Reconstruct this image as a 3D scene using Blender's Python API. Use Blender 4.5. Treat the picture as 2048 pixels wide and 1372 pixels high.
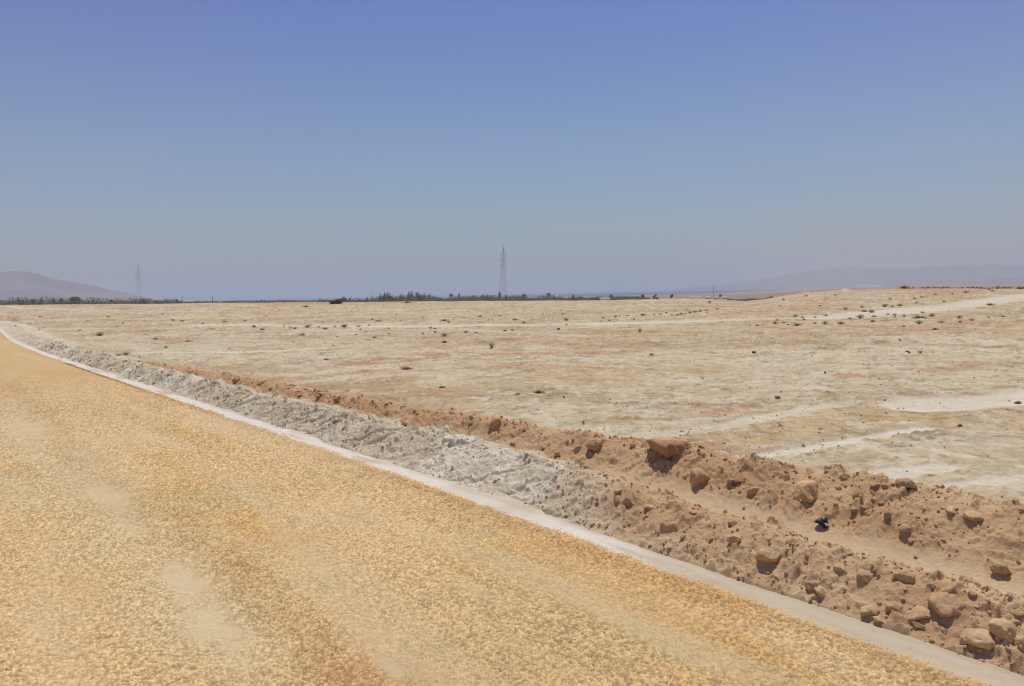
import bpy, math, random
import numpy as np
from mathutils import Matrix, Vector

for o in list(bpy.data.objects):
    bpy.data.objects.remove(o)
SC = bpy.context.scene
COL = SC.collection
RNG = np.random.default_rng(7)
random.seed(7)

# ---------------------------------------------------------------- camera, light, exposure
H = 1.6                       # eye height over the road
FPX = 1536.0                  # focal length in photo pixels (2048 wide)
PITCH = math.atan(101 / FPX)
ROLL = math.radians(-1.2)
cd = bpy.data.cameras.new('camera'); cam = bpy.data.objects.new('camera', cd); COL.objects.link(cam)
cd.sensor_width = 36; cd.lens = 27; cd.clip_start = 0.05; cd.clip_end = 60000
cam.matrix_world = Matrix.Translation((0, 0, H)) @ Matrix.Rotation(math.pi/2 - PITCH, 4, 'X') @ Matrix.Rotation(ROLL, 4, 'Z')
SC.camera = cam

SUN_EL, SUN_AZ = 69.0, 12.0   # azimuth clockwise from the view direction
W = bpy.data.worlds.new('World'); SC.world = W; W.use_nodes = True
wn, wl = W.node_tree.nodes, W.node_tree.links
bg = wn['Background']; bg.inputs['Strength'].default_value = 0.080
sky = wn.new('ShaderNodeTexSky'); sky.sky_type = 'NISHITA'; sky.sun_disc = False
sky.sun_elevation = math.radians(SUN_EL); sky.sun_rotation = math.radians(SUN_AZ)
sky.altitude = 0; sky.air_density = 1.0; sky.dust_density = 1.5; sky.ozone_density = 4.0
tint = wn.new('ShaderNodeMix'); tint.data_type = 'RGBA'; tint.blend_type = 'MULTIPLY'
tint.inputs['Factor'].default_value = 1.0
tint.inputs['B'].default_value = (0.77, 0.835, 1.13, 1)
tcw = wn.new('ShaderNodeTexCoord'); sxyz = wn.new('ShaderNodeSeparateXYZ'); wl.new(tcw.outputs['Generated'], sxyz.inputs[0])
rmp = wn.new('ShaderNodeValToRGB'); rmp.color_ramp.interpolation = 'EASE'
for k, (p_, c_) in enumerate(((0.0, (0.86, 0.95, 0.99)), (0.15, (0.76, 0.90, 1.04)), (0.36, (0.58, 0.69, 1.12)), (1.0, (0.58, 0.67, 1.08)))):
    el = rmp.color_ramp.elements[k] if k < 2 else rmp.color_ramp.elements.new(p_)
    el.position = p_; el.color = (*c_, 1)
wl.new(sxyz.outputs['Z'], rmp.inputs['Fac']); wl.new(rmp.outputs['Color'], tint.inputs['B'])
ab = wn.new('ShaderNodeMath'); ab.operation = 'ABSOLUTE'; wl.new(sxyz.outputs['X'], ab.inputs[0])
side = wn.new('ShaderNodeValToRGB'); side.color_ramp.interpolation = 'EASE'
for el, (p_, c_) in zip(side.color_ramp.elements, ((0.05, (0.96, 1.0, 1.0)), (0.6, (1.10, 1.03, 1.02)))):
    el.position = p_; el.color = (*c_, 1)
wl.new(ab.outputs[0], side.inputs['Fac'])
tint2 = wn.new('ShaderNodeMix'); tint2.data_type = 'RGBA'; tint2.blend_type = 'MULTIPLY'; tint2.inputs['Factor'].default_value = 1.0
wl.new(sky.outputs[0], tint2.inputs['A']); wl.new(side.outputs['Color'], tint2.inputs['B'])
wl.new(tint2.outputs['Result'], tint.inputs['A']); wl.new(tint.outputs['Result'], bg.inputs['Color'])

sd = bpy.data.lights.new('sun', 'SUN'); sun = bpy.data.objects.new('sun', sd); COL.objects.link(sun)
sd.energy = 3.6; sd.angle = math.radians(0.5); sd.color = (1.0, 0.955, 0.89)
a, e_ = math.radians(SUN_AZ), math.radians(SUN_EL)
sdir = Vector((math.sin(a)*math.cos(e_), math.cos(a)*math.cos(e_), math.sin(e_)))
sun.rotation_euler = (-sdir).to_track_quat('-Z', 'Y').to_euler()

vs = SC.view_settings
vs.view_transform = 'Standard'; vs.look = 'None'; vs.exposure = 0.0; vs.gamma = 1.0; vs.use_curve_mapping = False
cy = SC.cycles
cy.max_bounces = 5; cy.diffuse_bounces = 3; cy.glossy_bounces = 1; cy.transmission_bounces = 1
cy.volume_bounces = 1; cy.transparent_max_bounces = 4; cy.use_denoising = True; cy.denoiser = 'OPENIMAGEDENOISE'; cy.denoising_prefilter = 'ACCURATE'; cy.denoising_input_passes = 'RGB_ALBEDO_NORMAL'
cy.filter_width = 1.15; cy.sample_clamp_indirect = 4

# ---------------------------------------------------------------- pixels to points, noise
def ray(px, py):
    x = (px - 1024)/FPX; y = -(py - 686)/FPX; z = -1.0
    c, s = math.cos(ROLL), math.sin(ROLL); x, y = c*x - s*y, s*x + c*y
    t = math.pi/2 - PITCH; c, s = math.cos(t), math.sin(t)
    return np.array([x, c*y - s*z, s*y + c*z])

def at(px, py, z=0.0):
    d = ray(px, py); k = (z - H)/d[2]
    return d[0]*k, d[1]*k

def at_r(px, py, r):                      # point on the pixel's ray at horizontal range r
    d = ray(px, py); k = r/math.hypot(d[0], d[1])
    return d[0]*k, d[1]*k, H + d[2]*k

def az_of(px, py=590):
    d = ray(px, py); return math.atan2(d[0], d[1])

def hsh(ix, iy, seed):
    h = (ix.astype(np.int64)*374761393 + iy.astype(np.int64)*668265263 + seed*1274126177) & 0xFFFFFFFF
    h = ((h ^ (h >> 13))*1274126177) & 0xFFFFFFFF
    h = ((h ^ (h >> 16))*2246822519) & 0xFFFFFFFF
    return ((h ^ (h >> 15)) & 0xFFFFFF)/float(0x1000000)

def vn(x, y, seed=0):
    ix, iy = np.floor(x), np.floor(y); fx, fy = x - ix, y - iy
    ux, uy = fx*fx*(3 - 2*fx), fy*fy*(3 - 2*fy)
    a, b = hsh(ix, iy, seed), hsh(ix + 1, iy, seed)
    c, d = hsh(ix, iy + 1, seed), hsh(ix + 1, iy + 1, seed)
    return (a + (b - a)*ux)*(1 - uy) + (c + (d - c)*ux)*uy

def fbm(x, y, seed=0, o=4, g=0.5):        # about -1 .. 1
    s = np.zeros_like(x); amp, tot = 1.0, 0.0
    ca, sa = math.cos(0.7), math.sin(0.7)
    for k in range(o):
        s += amp*(vn(x, y, seed + k*17)*2 - 1); tot += amp
        x, y = (ca*x - sa*y)*2.03 + 3.7, (sa*x + ca*y)*2.03 - 1.3; amp *= g
    return s/tot*1.4

def cells(x, y, seed=0, off=None):                  # distance to nearest and next feature point, id
    ix, iy = np.floor(x), np.floor(y)
    d1 = np.full(x.shape, 9.0); d2 = d1.copy(); idn = np.zeros(x.shape)
    for dx in (-1, 0, 1):
        for dy in (-1, 0, 1):
            cx, cy_ = ix + dx, iy + dy
            px = cx + 0.1 + 0.8*hsh(cx, cy_, seed); py = cy_ + 0.1 + 0.8*hsh(cx, cy_, seed + 5)
            d = (px - x)**2 + (py - y)**2
            m = d < d1
            if off is not None:
                off[0] = np.where(m, x - px, off[0]); off[1] = np.where(m, y - py, off[1])
            d2 = np.where(m, d1, np.minimum(d2, d)); idn = np.where(m, hsh(cx, cy_, seed + 9), idn)
            d1 = np.where(m, d, d1)
    return np.sqrt(d1), np.sqrt(d2), idn

def sst(a, b, x):
    t = np.clip((x - a)/(b - a), 0, 1); return t*t*(3 - 2*t)

def lin(r, g, b, k=0.84):
    c = np.array([r, g, b])/255.0
    return np.where(c <= 0.04045, c/12.92, ((c + 0.055)/1.055)**2.4)*k

def mix(A, B, m):
    return A + (B - A)*m[..., None]

def poly_dist(x, y, pts):
    d = np.full(x.shape, 1e9)
    for (ax, ay), (bx, by) in zip(pts[:-1], pts[1:]):
        vx, vy = bx - ax, by - ay; L = vx*vx + vy*vy + 1e-9
        t = np.clip(((x - ax)*vx + (y - ay)*vy)/L, 0, 1)
        d = np.minimum(d, np.hypot(x - ax - t*vx, y - ay - t*vy))
    return d

# ---------------------------------------------------------------- object helpers
def tag(o, label=None, cat=None, group=None, kind=None):
    if label: o['label'] = label
    if cat: o['category'] = cat
    if group: o['group'] = group
    if kind: o['kind'] = kind
    return o

def mesh_np(name, V, F, mat, col=None, smooth=True, parent=None, link=True):
    V = np.asarray(V, dtype=np.float32).reshape(-1, 3); F = np.asarray(F, dtype=np.int32)
    me = bpy.data.meshes.new(name); n = F.shape[1]
    me.vertices.add(len(V)); me.vertices.foreach_set('co', V.ravel())
    me.loops.add(F.size); me.loops.foreach_set('vertex_index', F.ravel())
    me.polygons.add(len(F)); me.polygons.foreach_set('loop_start', np.arange(0, F.size, n, dtype=np.int32))
    me.polygons.foreach_set('use_smooth', np.full(len(F), bool(smooth)))
    me.update(calc_edges=True)
    if col is not None:
        at_ = me.attributes.new('Col', 'FLOAT_COLOR', 'POINT')
        c4 = np.ones((len(V), 4), dtype=np.float32); c4[:, :3] = col
        at_.data.foreach_set('color', c4.ravel())
    me.materials.append(mat)
    o = bpy.data.objects.new(name, me)
    if link: COL.objects.link(o)
    if parent: o.parent = parent
    return o

def grid_faces(nr, nc, keep=None):
    i = np.arange(nr*nc).reshape(nr, nc)
    F = np.stack([i[:-1, :-1], i[:-1, 1:], i[1:, 1:], i[1:, :-1]], -1)
    return F.reshape(-1, 4) if keep is None else F[keep]

def compact(V, F, C):
    u, inv = np.unique(F, return_inverse=True)
    return V[u], inv.reshape(F.shape), C[u]

def empty(name, loc, rz=0.0):
    o = bpy.data.objects.new(name, None); COL.objects.link(o); o.empty_display_size = 0.1
    o.location = loc; o.rotation_euler = (0, 0, rz); return o

def copy_tree(o, parent=None):
    c = o.copy(); COL.objects.link(c); c.parent = parent
    for ch in [k for k in bpy.data.objects if k.parent == o]:
        copy_tree(ch, c)
    return c

# ---------------------------------------------------------------- materials
def new_mat(name):
    m = bpy.data.materials.new(name); m.use_nodes = True
    b = m.node_tree.nodes['Principled BSDF']
    b.inputs['Roughness'].default_value = 0.95; b.inputs['Specular IOR Level'].default_value = 0.12
    return m, m.node_tree.nodes, m.node_tree.links, b

def soil(name, s1=90.0, s2=14.0, bump=0.35, dist=0.006, vary=0.22):
    m, n, l, b = new_mat(name)
    at_ = n.new('ShaderNodeAttribute'); at_.attribute_name = 'Col'
    tc = n.new('ShaderNodeTexCoord')
    n1 = n.new('ShaderNodeTexNoise'); n1.inputs['Scale'].default_value = s1; n1.inputs['Detail'].default_value = 4
    n2 = n.new('ShaderNodeTexNoise'); n2.inputs['Scale'].default_value = s2; n2.inputs['Detail'].default_value = 6
    n2.inputs['Roughness'].default_value = 0.65
    for k in (n1, n2): l.new(tc.outputs['Object'], k.inputs['Vector'])
    ad = n.new('ShaderNodeMath'); ad.operation = 'ADD'
    l.new(n1.outputs['Fac'], ad.inputs[0]); l.new(n2.outputs['Fac'], ad.inputs[1])
    mr = n.new('ShaderNodeMapRange'); mr.inputs['From Min'].default_value = 0.6; mr.inputs['From Max'].default_value = 1.4
    mr.inputs['To Min'].default_value = 1 - vary; mr.inputs['To Max'].default_value = 1 + vary
    l.new(ad.outputs[0], mr.inputs['Value'])
    mu = n.new('ShaderNodeMix'); mu.data_type = 'RGBA'; mu.blend_type = 'MULTIPLY'; mu.inputs['Factor'].default_value = 1
    l.new(at_.outputs['Color'], mu.inputs['A']); l.new(mr.outputs[0], mu.inputs['B'])
    l.new(mu.outputs['Result'], b.inputs['Base Color'])
    bp = n.new('ShaderNodeBump'); bp.inputs['Strength'].default_value = bump; bp.inputs['Distance'].default_value = dist
    l.new(ad.outputs[0], bp.inputs['Height']); l.new(bp.outputs[0], b.inputs['Normal'])
    return m

def flat(name, c, rough=0.9, vary=0.25, scale=30.0, spec=0.2, metal=0.0, attr=False, bump=0.0):
    m, n, l, b = new_mat(name)
    b.inputs['Roughness'].default_value = rough; b.inputs['Specular IOR Level'].default_value = spec
    b.inputs['Metallic'].default_value = metal
    tc = n.new('ShaderNodeTexCoord'); ns = n.new('ShaderNodeTexNoise')
    ns.inputs['Scale'].default_value = scale; ns.inputs['Detail'].default_value = 5
    l.new(tc.outputs['Object'], ns.inputs['Vector'])
    mr = n.new('ShaderNodeMapRange'); mr.inputs['From Min'].default_value = 0.3; mr.inputs['From Max'].default_value = 0.7
    mr.inputs['To Min'].default_value = 1 - vary; mr.inputs['To Max'].default_value = 1 + vary
    l.new(ns.outputs['Fac'], mr.inputs['Value'])
    mu = n.new('ShaderNodeMix'); mu.data_type = 'RGBA'; mu.blend_type = 'MULTIPLY'; mu.inputs['Factor'].default_value = 1
    if attr:
        at_ = n.new('ShaderNodeAttribute'); at_.attribute_name = 'Col'; l.new(at_.outputs['Color'], mu.inputs['A'])
    else:
        mu.inputs['A'].default_value = (*c, 1)
    l.new(mr.outputs[0], mu.inputs['B']); l.new(mu.outputs['Result'], b.inputs['Base Color'])
    if bump:
        bp = n.new('ShaderNodeBump'); bp.inputs['Strength'].default_value = 0.6; bp.inputs['Distance'].default_value = bump
        l.new(ns.outputs['Fac'], bp.inputs['Height']); l.new(bp.outputs[0], b.inputs['Normal'])
    return m

M_PLAIN = soil('plain_soil', 45, 7, 0.5, 0.012, 0.20)
M_ROAD = soil('road_gravel', 160, 40, 0.35, 0.003, 0.14)
M_STRIP = soil('dust_strip', 120, 18, 0.25, 0.003, 0.07)
M_BANK = soil('loose_earth', 110, 26, 0.5, 0.008, 0.13)
M_HILL = soil('hill_rock', 0.02, 0.006, 0.3, 3.0, 0.18)
M_ROCK = flat('clod_brown', (0, 0, 0), 0.95, 0.16, 45, 0.1, attr=True, bump=0.006)
M_RUB = flat('rubble_earth', (0, 0, 0), 0.95, 0.10, 60, 0.1, attr=True)
M_LEAF = flat('foliage', (0, 0, 0), 0.7, 0.25, 3, 0.25, attr=True)
M_TWIG = flat('dry_twigs', (0, 0, 0), 0.9, 0.2, 20, 0.1, attr=True)
def translucent(m, f):
    n, l = m.node_tree.nodes, m.node_tree.links; b = n['Principled BSDF']
    t = n.new('ShaderNodeBsdfTranslucent'); mx = n.new('ShaderNodeMixShader'); mx.inputs[0].default_value = f
    l.new(b.inputs['Base Color'].links[0].from_socket, t.inputs['Color'])
    l.new(b.outputs[0], mx.inputs[1]); l.new(t.outputs[0], mx.inputs[2]); l.new(mx.outputs[0], n['Material Output'].inputs['Surface'])
translucent(M_LEAF, .4); translucent(M_TWIG, .45)
M_BARK = flat('bark', (0.10, 0.075, 0.05), 0.9, 0.25, 6, 0.1)
M_STEEL = flat('galvanised_steel', (0.48, 0.47, 0.48), 0.6, 0.15, 2, 0.3, 0.0)
M_INSUL = flat('insulator_glass', (0.10, 0.07, 0.06), 0.4, 0.1, 5, 0.4)
M_WOOD = flat('pole_wood', (0.15, 0.13, 0.11), 0.9, 0.2, 4, 0.1)
M_WHITE = flat('white_sheet', (0.62, 0.61, 0.58), 0.7, 0.06, 0.8, 0.2)
M_DARK = flat('dark_opening', (0.06, 0.06, 0.055), 0.9, 0.1, 3, 0.1)
M_BLACK = flat('black_rubber', (0.012, 0.012, 0.014), 0.45, 0.3, 40, 0.4)
M_PALE = flat('pale_lining', (0.62, 0.61, 0.60), 0.8, 0.08, 40, 0.2)

# ---------------------------------------------------------------- the lie of the land
RC = np.array([7.33097895e-05, -3.24600410e-03, -7.51357304e-01, 4.07611621e+00])
def edge(Y):                              # x of the road's right edge, and its slope, at depth Y
    Yc = np.clip(Y, -12, 36); d = np.polyval(np.polyder(RC), Yc)
    return np.polyval(RC, Yc) + d*(Y - Yc) - 0.04*sst(7.0, 4.0, Y), d

def road_co(x, y):                        # depth along the edge and distance t to its right
    Y = np.array(y, dtype=float)
    for _ in range(4):
        e, d = edge(Y); m = np.hypot(1, d); t = ((x - e) - (y - Y)*d)/m; Y = y + t*d/m
    return Y, t

PY = np.array([1.0, 2.5, 3.3, 4.5, 5.5, 6.6, 8.1, 10., 12.7, 15., 18., 24., 32., 45., 80.])
def prof(Y):
    f = lambda v: np.interp(Y, PY, v)
    t1 = f([.46, .48, .51, .58, .66, .68, .62, .58, .58, .62, .66, .74, .9, 1.1, 1.1])
    z1 = f([.21, .21, .21, .22, .24, .26, .25, .25, .25, .25, .25, .23, .2, .16, .1])
    t2 = f([1.58, 1.57, 1.55, 1.50, 1.33, 1.15, 1.02, .94, .86, .80, .95, 1.15, 1.3, 1.5, 1.5])
    z2 = f([.34, .34, .34, .35, .35, .35, .33, .315, .29, .235, .15, .13, .1, .06, .03])
    zv = f([.05, .05, .06, .09, .15, .20, .21, .215, .21, .20, .13, .10, .08, .05, .03])
    return t1, z1, t2, z2, zv

def bank_base(Y, t):
    t1, z1, t2, z2, zv = prof(Y)
    wob = 0.05*fbm(Y*0.9, t*0.3, 301, 3); t = t + wob
    tv = t1 + 0.45*(t2 - t1); tb = t2 + 0.75
    rise = np.clip((t - 0.20)/(t1 - 0.20), 0, 1)
    A = 0.012 + (z1 - 0.012)*(0.55*rise + 0.45*rise*rise*(3 - 2*rise))
    u = sst(0, 1, (t - t1)/(tv - t1)); B = z1 + (zv - z1)*u
    v = np.clip((t - tv)/(t2 - tv), 0, 1); v = 0.35*v + 0.65*v*v*(3 - 2*v); C = zv + (z2 - zv)*v
    w = sst(0, 1, (t - t2)/(tb - t2)); D = z2*(1 - w)
    return np.where(t < t1, A, np.where(t < tv, B, np.where(t < t2, C, D)))

def bank_z(Y, t, fade=1.0):
    """bank height with lumps and its loose texture; fade = 1 where the sheet is fine enough for small clods"""
    z = bank_base(Y, t)
    e, d = edge(Y); m = np.hypot(1, d); x = e + t/m; y = Y - t*d/m
    env = sst(0.185, 0.235, t)*(1 - sst(2.0, 2.4, t))
    t1, z1, t2, z2, zv = prof(Y); tv = t1 + 0.45*(t2 - t1)
    floor = np.exp(-((t - tv)/0.16)**4)*sst(6.2, 4.6, Y)
    rough = 1 - 0.92*floor
    z = z + env*(sst(0.19, 0.48, t)*(1 - .7*floor)*0.032*fbm(x*2.1, y*2.1, 11, 3) + sst(0.185, 0.34, t)*rough*(0.022 + .012*sst(5, 6.5, Y))*fbm(x*6.5, y*6.5, 23, 4, 0.55))
    g = fbm(Y*5.5 + t*7.0, t*1.6, 37, 4, .6)          # slanting slips down the grey face
    z = z - env*0.028*sst(0.2, 0.5, g)*sst(4.5, 6.0, Y)*sst(t1 + 0.1, t1 - 0.1, t)
    for sz, pr, amp, sd_ in ((0.16, 0.16, 0.040, 51), (0.085, 0.30, 0.026, 61), (0.042, 0.45, 0.015, 71)):
        wx, wy = 0.22*fbm(x*3.1/sz, y*3.1/sz, sd_ + 2, 2), 0.22*fbm(x*3.1/sz + 7, y*3.1/sz, sd_ + 3, 2)
        of = [np.zeros_like(x), np.zeros_like(x)]
        d1, d2, idn = cells(x/sz + wx, y/sz + wy, sd_, of)
        on = (idn < pr)*(0.45 + idn/pr*0.6)
        ga, gb = np.sin(idn*9e3)*1.3, np.cos(idn*5e3)*1.3
        tilt = np.clip(0.75 + ga*of[0] + gb*of[1], 0.15, 1.4)
        z = z + env*sst(0.16, 0.2 + 2*amp, t)*(1 - .15*sst(4.8, 6.2, Y)*sst(tv + .1, tv - .1, t))*rough*amp*fade*on*tilt*np.clip((d2 - d1)*3.2, 0, 1)*sst(0.62, 0.40, d1)
    d1, d2, idn = cells(x/0.02, y/0.02, 81)
    z = z + env*(0.4 + 0.6*rough)*0.005*fade*(0.45 - d1)
    return z

EDGE_PX = [(-400, 612), (0, 610), (130, 609.5), (200, 608.5), (300, 607.5), (385, 606), (500, 605.5), (640, 604.5), (760, 603.5), (900, 602),
           (1024, 601), (1150, 601), (1190, 600.5), (1340, 597), (1400, 596.5), (1440, 600), (1490, 602), (1530, 598), (1565, 591), (1600, 586.5),
           (1660, 581.5), (1750, 578.5), (1850, 577), (2048, 577), (2500, 570)]
R_EDGE = 165.0
EDGE_AZ = np.array([az_of(*q) for q in EDGE_PX]); EDGE_Z = np.array([at_r(*q, R_EDGE)[2] for q in EDGE_PX])
SHORE_PX = [(-600, 9), (250, 10.5), (380, 11), (1300, 10.6), (1420, 9.8), (1500, 8.0), (1600, 5.0), (1660, 3.3), (2600, 2.2)]
SHORE_AZ = np.array([az_of(q[0]) for q in SHORE_PX]); SHORE_DY = np.array([q[1] for q in SHORE_PX])
SEA_Z = -14.0

def pl(*px):
    return [at(*q) for q in px]
# (polyline, half width, strength): dusty wheel tracks and pale washes crossing the plain
TRACKS = [
    (pl((2300, 572+8), (2048, 592), (1900, 612), (1780, 622), (1640, 634), (1500, 638), (1330, 643), (1150, 650), (1000, 651), (820, 653), (600, 652), (400, 650)), 1.25, 0.8),
    (pl((2300, 580), (2048, 594), (1900, 614), (1780, 624), (1680, 632)), 1.9, 0.75),
    (pl((1490, 916), (1600, 902), (1700, 887)), 0.13, 1.0),
    (pl((180, 712), (330, 709), (450, 706), (560, 702), (640, 696)), 0.22, 0.85),
    (pl((1150, 668+4), (980, 655+6), (760, 648), (540, 646)), 0.5, 0.4),
    (pl((1430, 928), (1500, 917), (1570, 905), (1640, 894), (1730, 879), (1850, 857)), 0.11, 1.0),
    (pl((1180, 890), (1290, 872), (1400, 856), (1490, 842), (1600, 822), (1720, 800)), 0.16, 0.65),
    (pl((1830, 812), (1900, 806), (1960, 800), (2048, 795), (2200, 785)), 0.62, 1.0),
    (pl((1760, 950), (1840, 940), (1880, 935)), 0.16, 0.7),
    (pl((1850, 975), (1930, 968), (2048, 955)), 0.12, 0.6),
    (pl((250, 655), (0, 660)), 0.8, 0.5),
    (pl((0, 628), (240, 629), (420, 627)), 1.6, 0.5),
    (pl((560, 769), (700, 754), (900, 742)), 0.10, 0.55),
]
RED = [
    (pl((640, 735), (760, 722), (900, 712), (1080, 708), (1240, 700)), 0.55, 0.75),
    (pl((520, 765), (700, 752), (900, 748), (1050, 740), (1270, 745)), 0.30, 0.6),
    (pl((900, 690), (1000, 680), (1150, 668), (1280, 661)), 0.8, 0.6),
    (pl((780, 665-4), (900, 645), (700, 643), (500, 648)), 0.9, 0.35),
    (pl((1500, 690), (1650, 684), (1820, 688), (2048, 694)), 0.5, 0.55),
    (pl((1600, 662), (1750, 656), (1900, 646), (2048, 641)), 1.2, 0.45),
    (pl((1740, 745), (1850, 740), (1960, 728), (2100, 722)), 0.3, 0.6),
    (pl((1350, 838), (1430, 825), (1500, 815)), 0.16, 0.5),
    (pl((1560, 590), (1650, 588), (1800, 586), (1950, 590)), 10.0, 0.7),
    (pl((1480, 622), (1600, 612), (1720, 604)), 4.0, 0.35),
    (pl((330, 612), (500, 612), (660, 611)), 9.0, 0.6),
    (pl((700, 608), (850, 608), (1000, 606)), 9.0, 0.35),
]
OCHRE = [
    (pl((1330, 885), (1500, 868), (1700, 842), (1860, 826)), 0.35, 0.7),
    (pl((1880, 935), (1960, 925), (2048, 915)), 0.3, 0.7),
    (pl((1080, 858), (1200, 842), (1290, 845)), 0.25, 0.5),
    (pl((1000, 690), (1120, 684)), 0.8, 0.5),
    (pl((1640, 812), (1780, 830), (1920, 852)), 0.35, 0.45),
]
CLODS = [(1250, 828, 0.42), (1770, 757, 0.6), (1700, 800, 0.4), (1080, 781, 0.35), (1600, 770, 0.4), (1880, 875, 0.4), (1440, 812, 0.35),
         (1190, 850, 0.3), (1980, 950, 0.25), (1650, 905, 0.3), (2010, 830, 0.4), (812, 733, 0.5), (1340, 870, 0.2), (1900, 790, 0.4), (1960, 728, 0.5)]
CLODS = [(*at(a_, b_), r) for a_, b_, r in CLODS]

def big_z(x, y):
    r = np.hypot(x, y); az = np.arctan2(x, y)
    ze = np.interp(az, EDGE_AZ, EDGE_Z)
    near = ze*sst(45, R_EDGE, r)
    shore = np.interp(az, SHORE_AZ, SHORE_DY)
    drop = np.clip((r - R_EDGE)/3300.0, 0, 1)
    rs = (H - SEA_Z)*FPX/shore
    u = np.clip((r - R_EDGE)/(rs - R_EDGE), 0, 1)
    u = u**0.62; far = ze*(1 - u) + (SEA_Z + 0.4)*u - 0.9*sst(0, 0.03, u)*(1 - u)
    far = far - 14*np.clip((r - rs)/1500.0, 0, 1)
    return np.where(r < R_EDGE, near, far)

def plain_z(x, y, want_mask=False):
    r = np.hypot(x, y)
    z = big_z(x, y)
    lo = 1 - sst(400, 900, r)
    clod = np.zeros_like(x)
    for cx, cy_, cr in CLODS:
        clod = np.maximum(clod, np.exp(-(((x - cx)/(1.5*cr))**2 + ((y - cy_)/cr)**2)))
    crust = sst(0.05, 0.6, fbm(x*0.22, y*0.22, 131, 3) + 0.15)
    tr = np.zeros_like(x)
    for p, w, s in TRACKS:
        d = poly_dist(x, y, p) + w*0.6*fbm(x*0.4/w, y*0.4/w, 171, 5, .65)
        tr = np.maximum(tr, s*sst(1.25*w, 0.6*w, d)*(0.95 + 0.3*fbm(x*0.35/w**.5, y*0.35/w**.5, 173, 3)))
    amp = (1 - 0.85*tr)*(0.45 + 0.55*sst(6, 18, r))
    z = z + lo*(0.10*fbm(x*0.09, y*0.09, 101, 3) + 0.035*fbm(x*0.5, y*0.5, 103, 3))*sst(1.8, 4.0, r)
    z = z + lo*amp*((0.024 + 0.036*crust)*fbm(x*2.3, y*2.3, 107, 5, 0.66))
    d1, d2, idn = cells(x/0.17, y/0.17, 113)
    z = z + lo*amp*(idn < 0.16 + 0.20*crust + 0.35*clod)*(0.022 + 0.026*clod + 0.02*idn)*np.clip(1 - (d1/0.42)**2, 0, 1)
    d1, d2, idn = cells(x/0.07, y/0.07, 117)
    z = z + lo*amp*sst(40, 15, r)*(idn < 0.28 + 0.4*clod)*(0.012 + 0.016*clod)*np.clip(1 - (d1/0.45)**2, 0, 1)
    z = z - lo*0.02*tr
    return (z, tr, clod, crust) if want_mask else z

def ground_z(x, y):
    x = np.atleast_1d(np.asarray(x, float)); y = np.atleast_1d(np.asarray(y, float))
    Y, t = road_co(x, y); z = plain_z(x, y)
    k = sst(1.5, 2.4, t)
    bz = np.where(t > 0.19, bank_z(Y, t), 0.0)
    z = np.where((t > 0.19) & (t < 2.4) & (Y > 1) & (Y < 60), np.maximum(bz, z*k), z)
    return np.where(t < 0.19, 0.0, z)

def hit(px, py, r0=2.2, r1=190.0):        # where the photo's pixel meets the ground
    d = ray(px, py); h = math.hypot(d[0], d[1])
    r = np.concatenate([np.linspace(r0, 16, 900), np.geomspace(16.05, r1, 700)])
    x, y, zr = d[0]/h*r, d[1]/h*r, H + d[2]/h*r
    g = ground_z(x, y); b = np.nonzero(zr < g)[0]
    i = b[0] if len(b) else len(r) - 1
    return float(x[i]), float(y[i]), float(g[i]), float(r[i])

# ---------------------------------------------------------------- the plain: one sheet to the horizon
def polar(az, r):
    A, Rr = np.meshgrid(az, r); return (Rr*np.sin(A)).ravel(), (Rr*np.cos(A)).ravel(), len(r), len(az)

A0 = math.radians(41)
az = np.concatenate([np.linspace(-math.pi, -A0, 50)[:-1], np.linspace(-A0, A0, 1250), np.linspace(A0, math.pi, 50)[1:]])
rr = np.concatenate([[0.2, 1.0, 2.0, 2.6, 3.2], 1/np.linspace(1/3.5, 1/R_EDGE, 820), np.geomspace(R_EDGE*1.03, 14000, 90)])
x, y, nr, nc = polar(az, rr)
z, tr, clod, crust = plain_z(x, y, True)
Y, t = road_co(x, y)
under = sst(2.3, 1.3, t)*(Y < 70)*(Y > -60)
z = z*(1 - under) - 0.12*under
r = np.hypot(x, y)
T0, T1 = lin(196, 172, 131), lin(207, 190, 155)
c = mix(np.broadcast_to(T0, (len(x), 3)).copy(), T1, sst(-0.5, 0.6, fbm(x*0.16, y*0.16, 141, 5, 0.6)))
c = mix(c, lin(184, 160, 120), 0.9*sst(0.1, 0.7, fbm(x*0.35 + 9, y*0.35, 143, 4, 0.6)))
c = mix(c, lin(188, 143, 105), 0.65*sst(0.20, 0.8, fbm(x*0.12, y*0.12 + 40, 147, 5, 0.62)))
c = mix(c, lin(178, 160, 126), 0.3*sst(0.2, 0.8, fbm(x*0.9, y*0.9 + 4, 149, 4, 0.6)))
for lst, cc in ((RED, lin(188, 140, 102)), (OCHRE, lin(194, 166, 118))):
    for p, w, s in lst:
        d = poly_dist(x, y, p) + w*0.9*fbm(x*1.3/w*0.5, y*1.3/w*0.5, 177, 4, 0.6)
        c = mix(c, cc, min(1, s*1.2)*sst(1.9*w, 0.1*w, d)*sst(-0.65, 0.25, fbm(x*2.0, y*2.0, 179, 4, 0.65)))
c = mix(c, lin(178, 168, 142), 0.7*clod*sst(-0.3, 0.4, fbm(x*5, y*5, 181, 3)))
c = mix(c, lin(214, 201, 172), 0.5*sst(0.35, 0.8, fbm(x*1.6, y*1.6, 183, 4, 0.65))*sst(60, 20, r))
c = c*(1 + (1 - 0.7*tr)*sst(200, 60, r)*(0.17*fbm(x*3.3, y*3.3, 185, 4, 0.8) + 0.22*(vn(x*23, y*9, 187) - 0.5)))[:, None]
near_ = sst(190, 90, r)*(1 - 0.8*tr)
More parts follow.
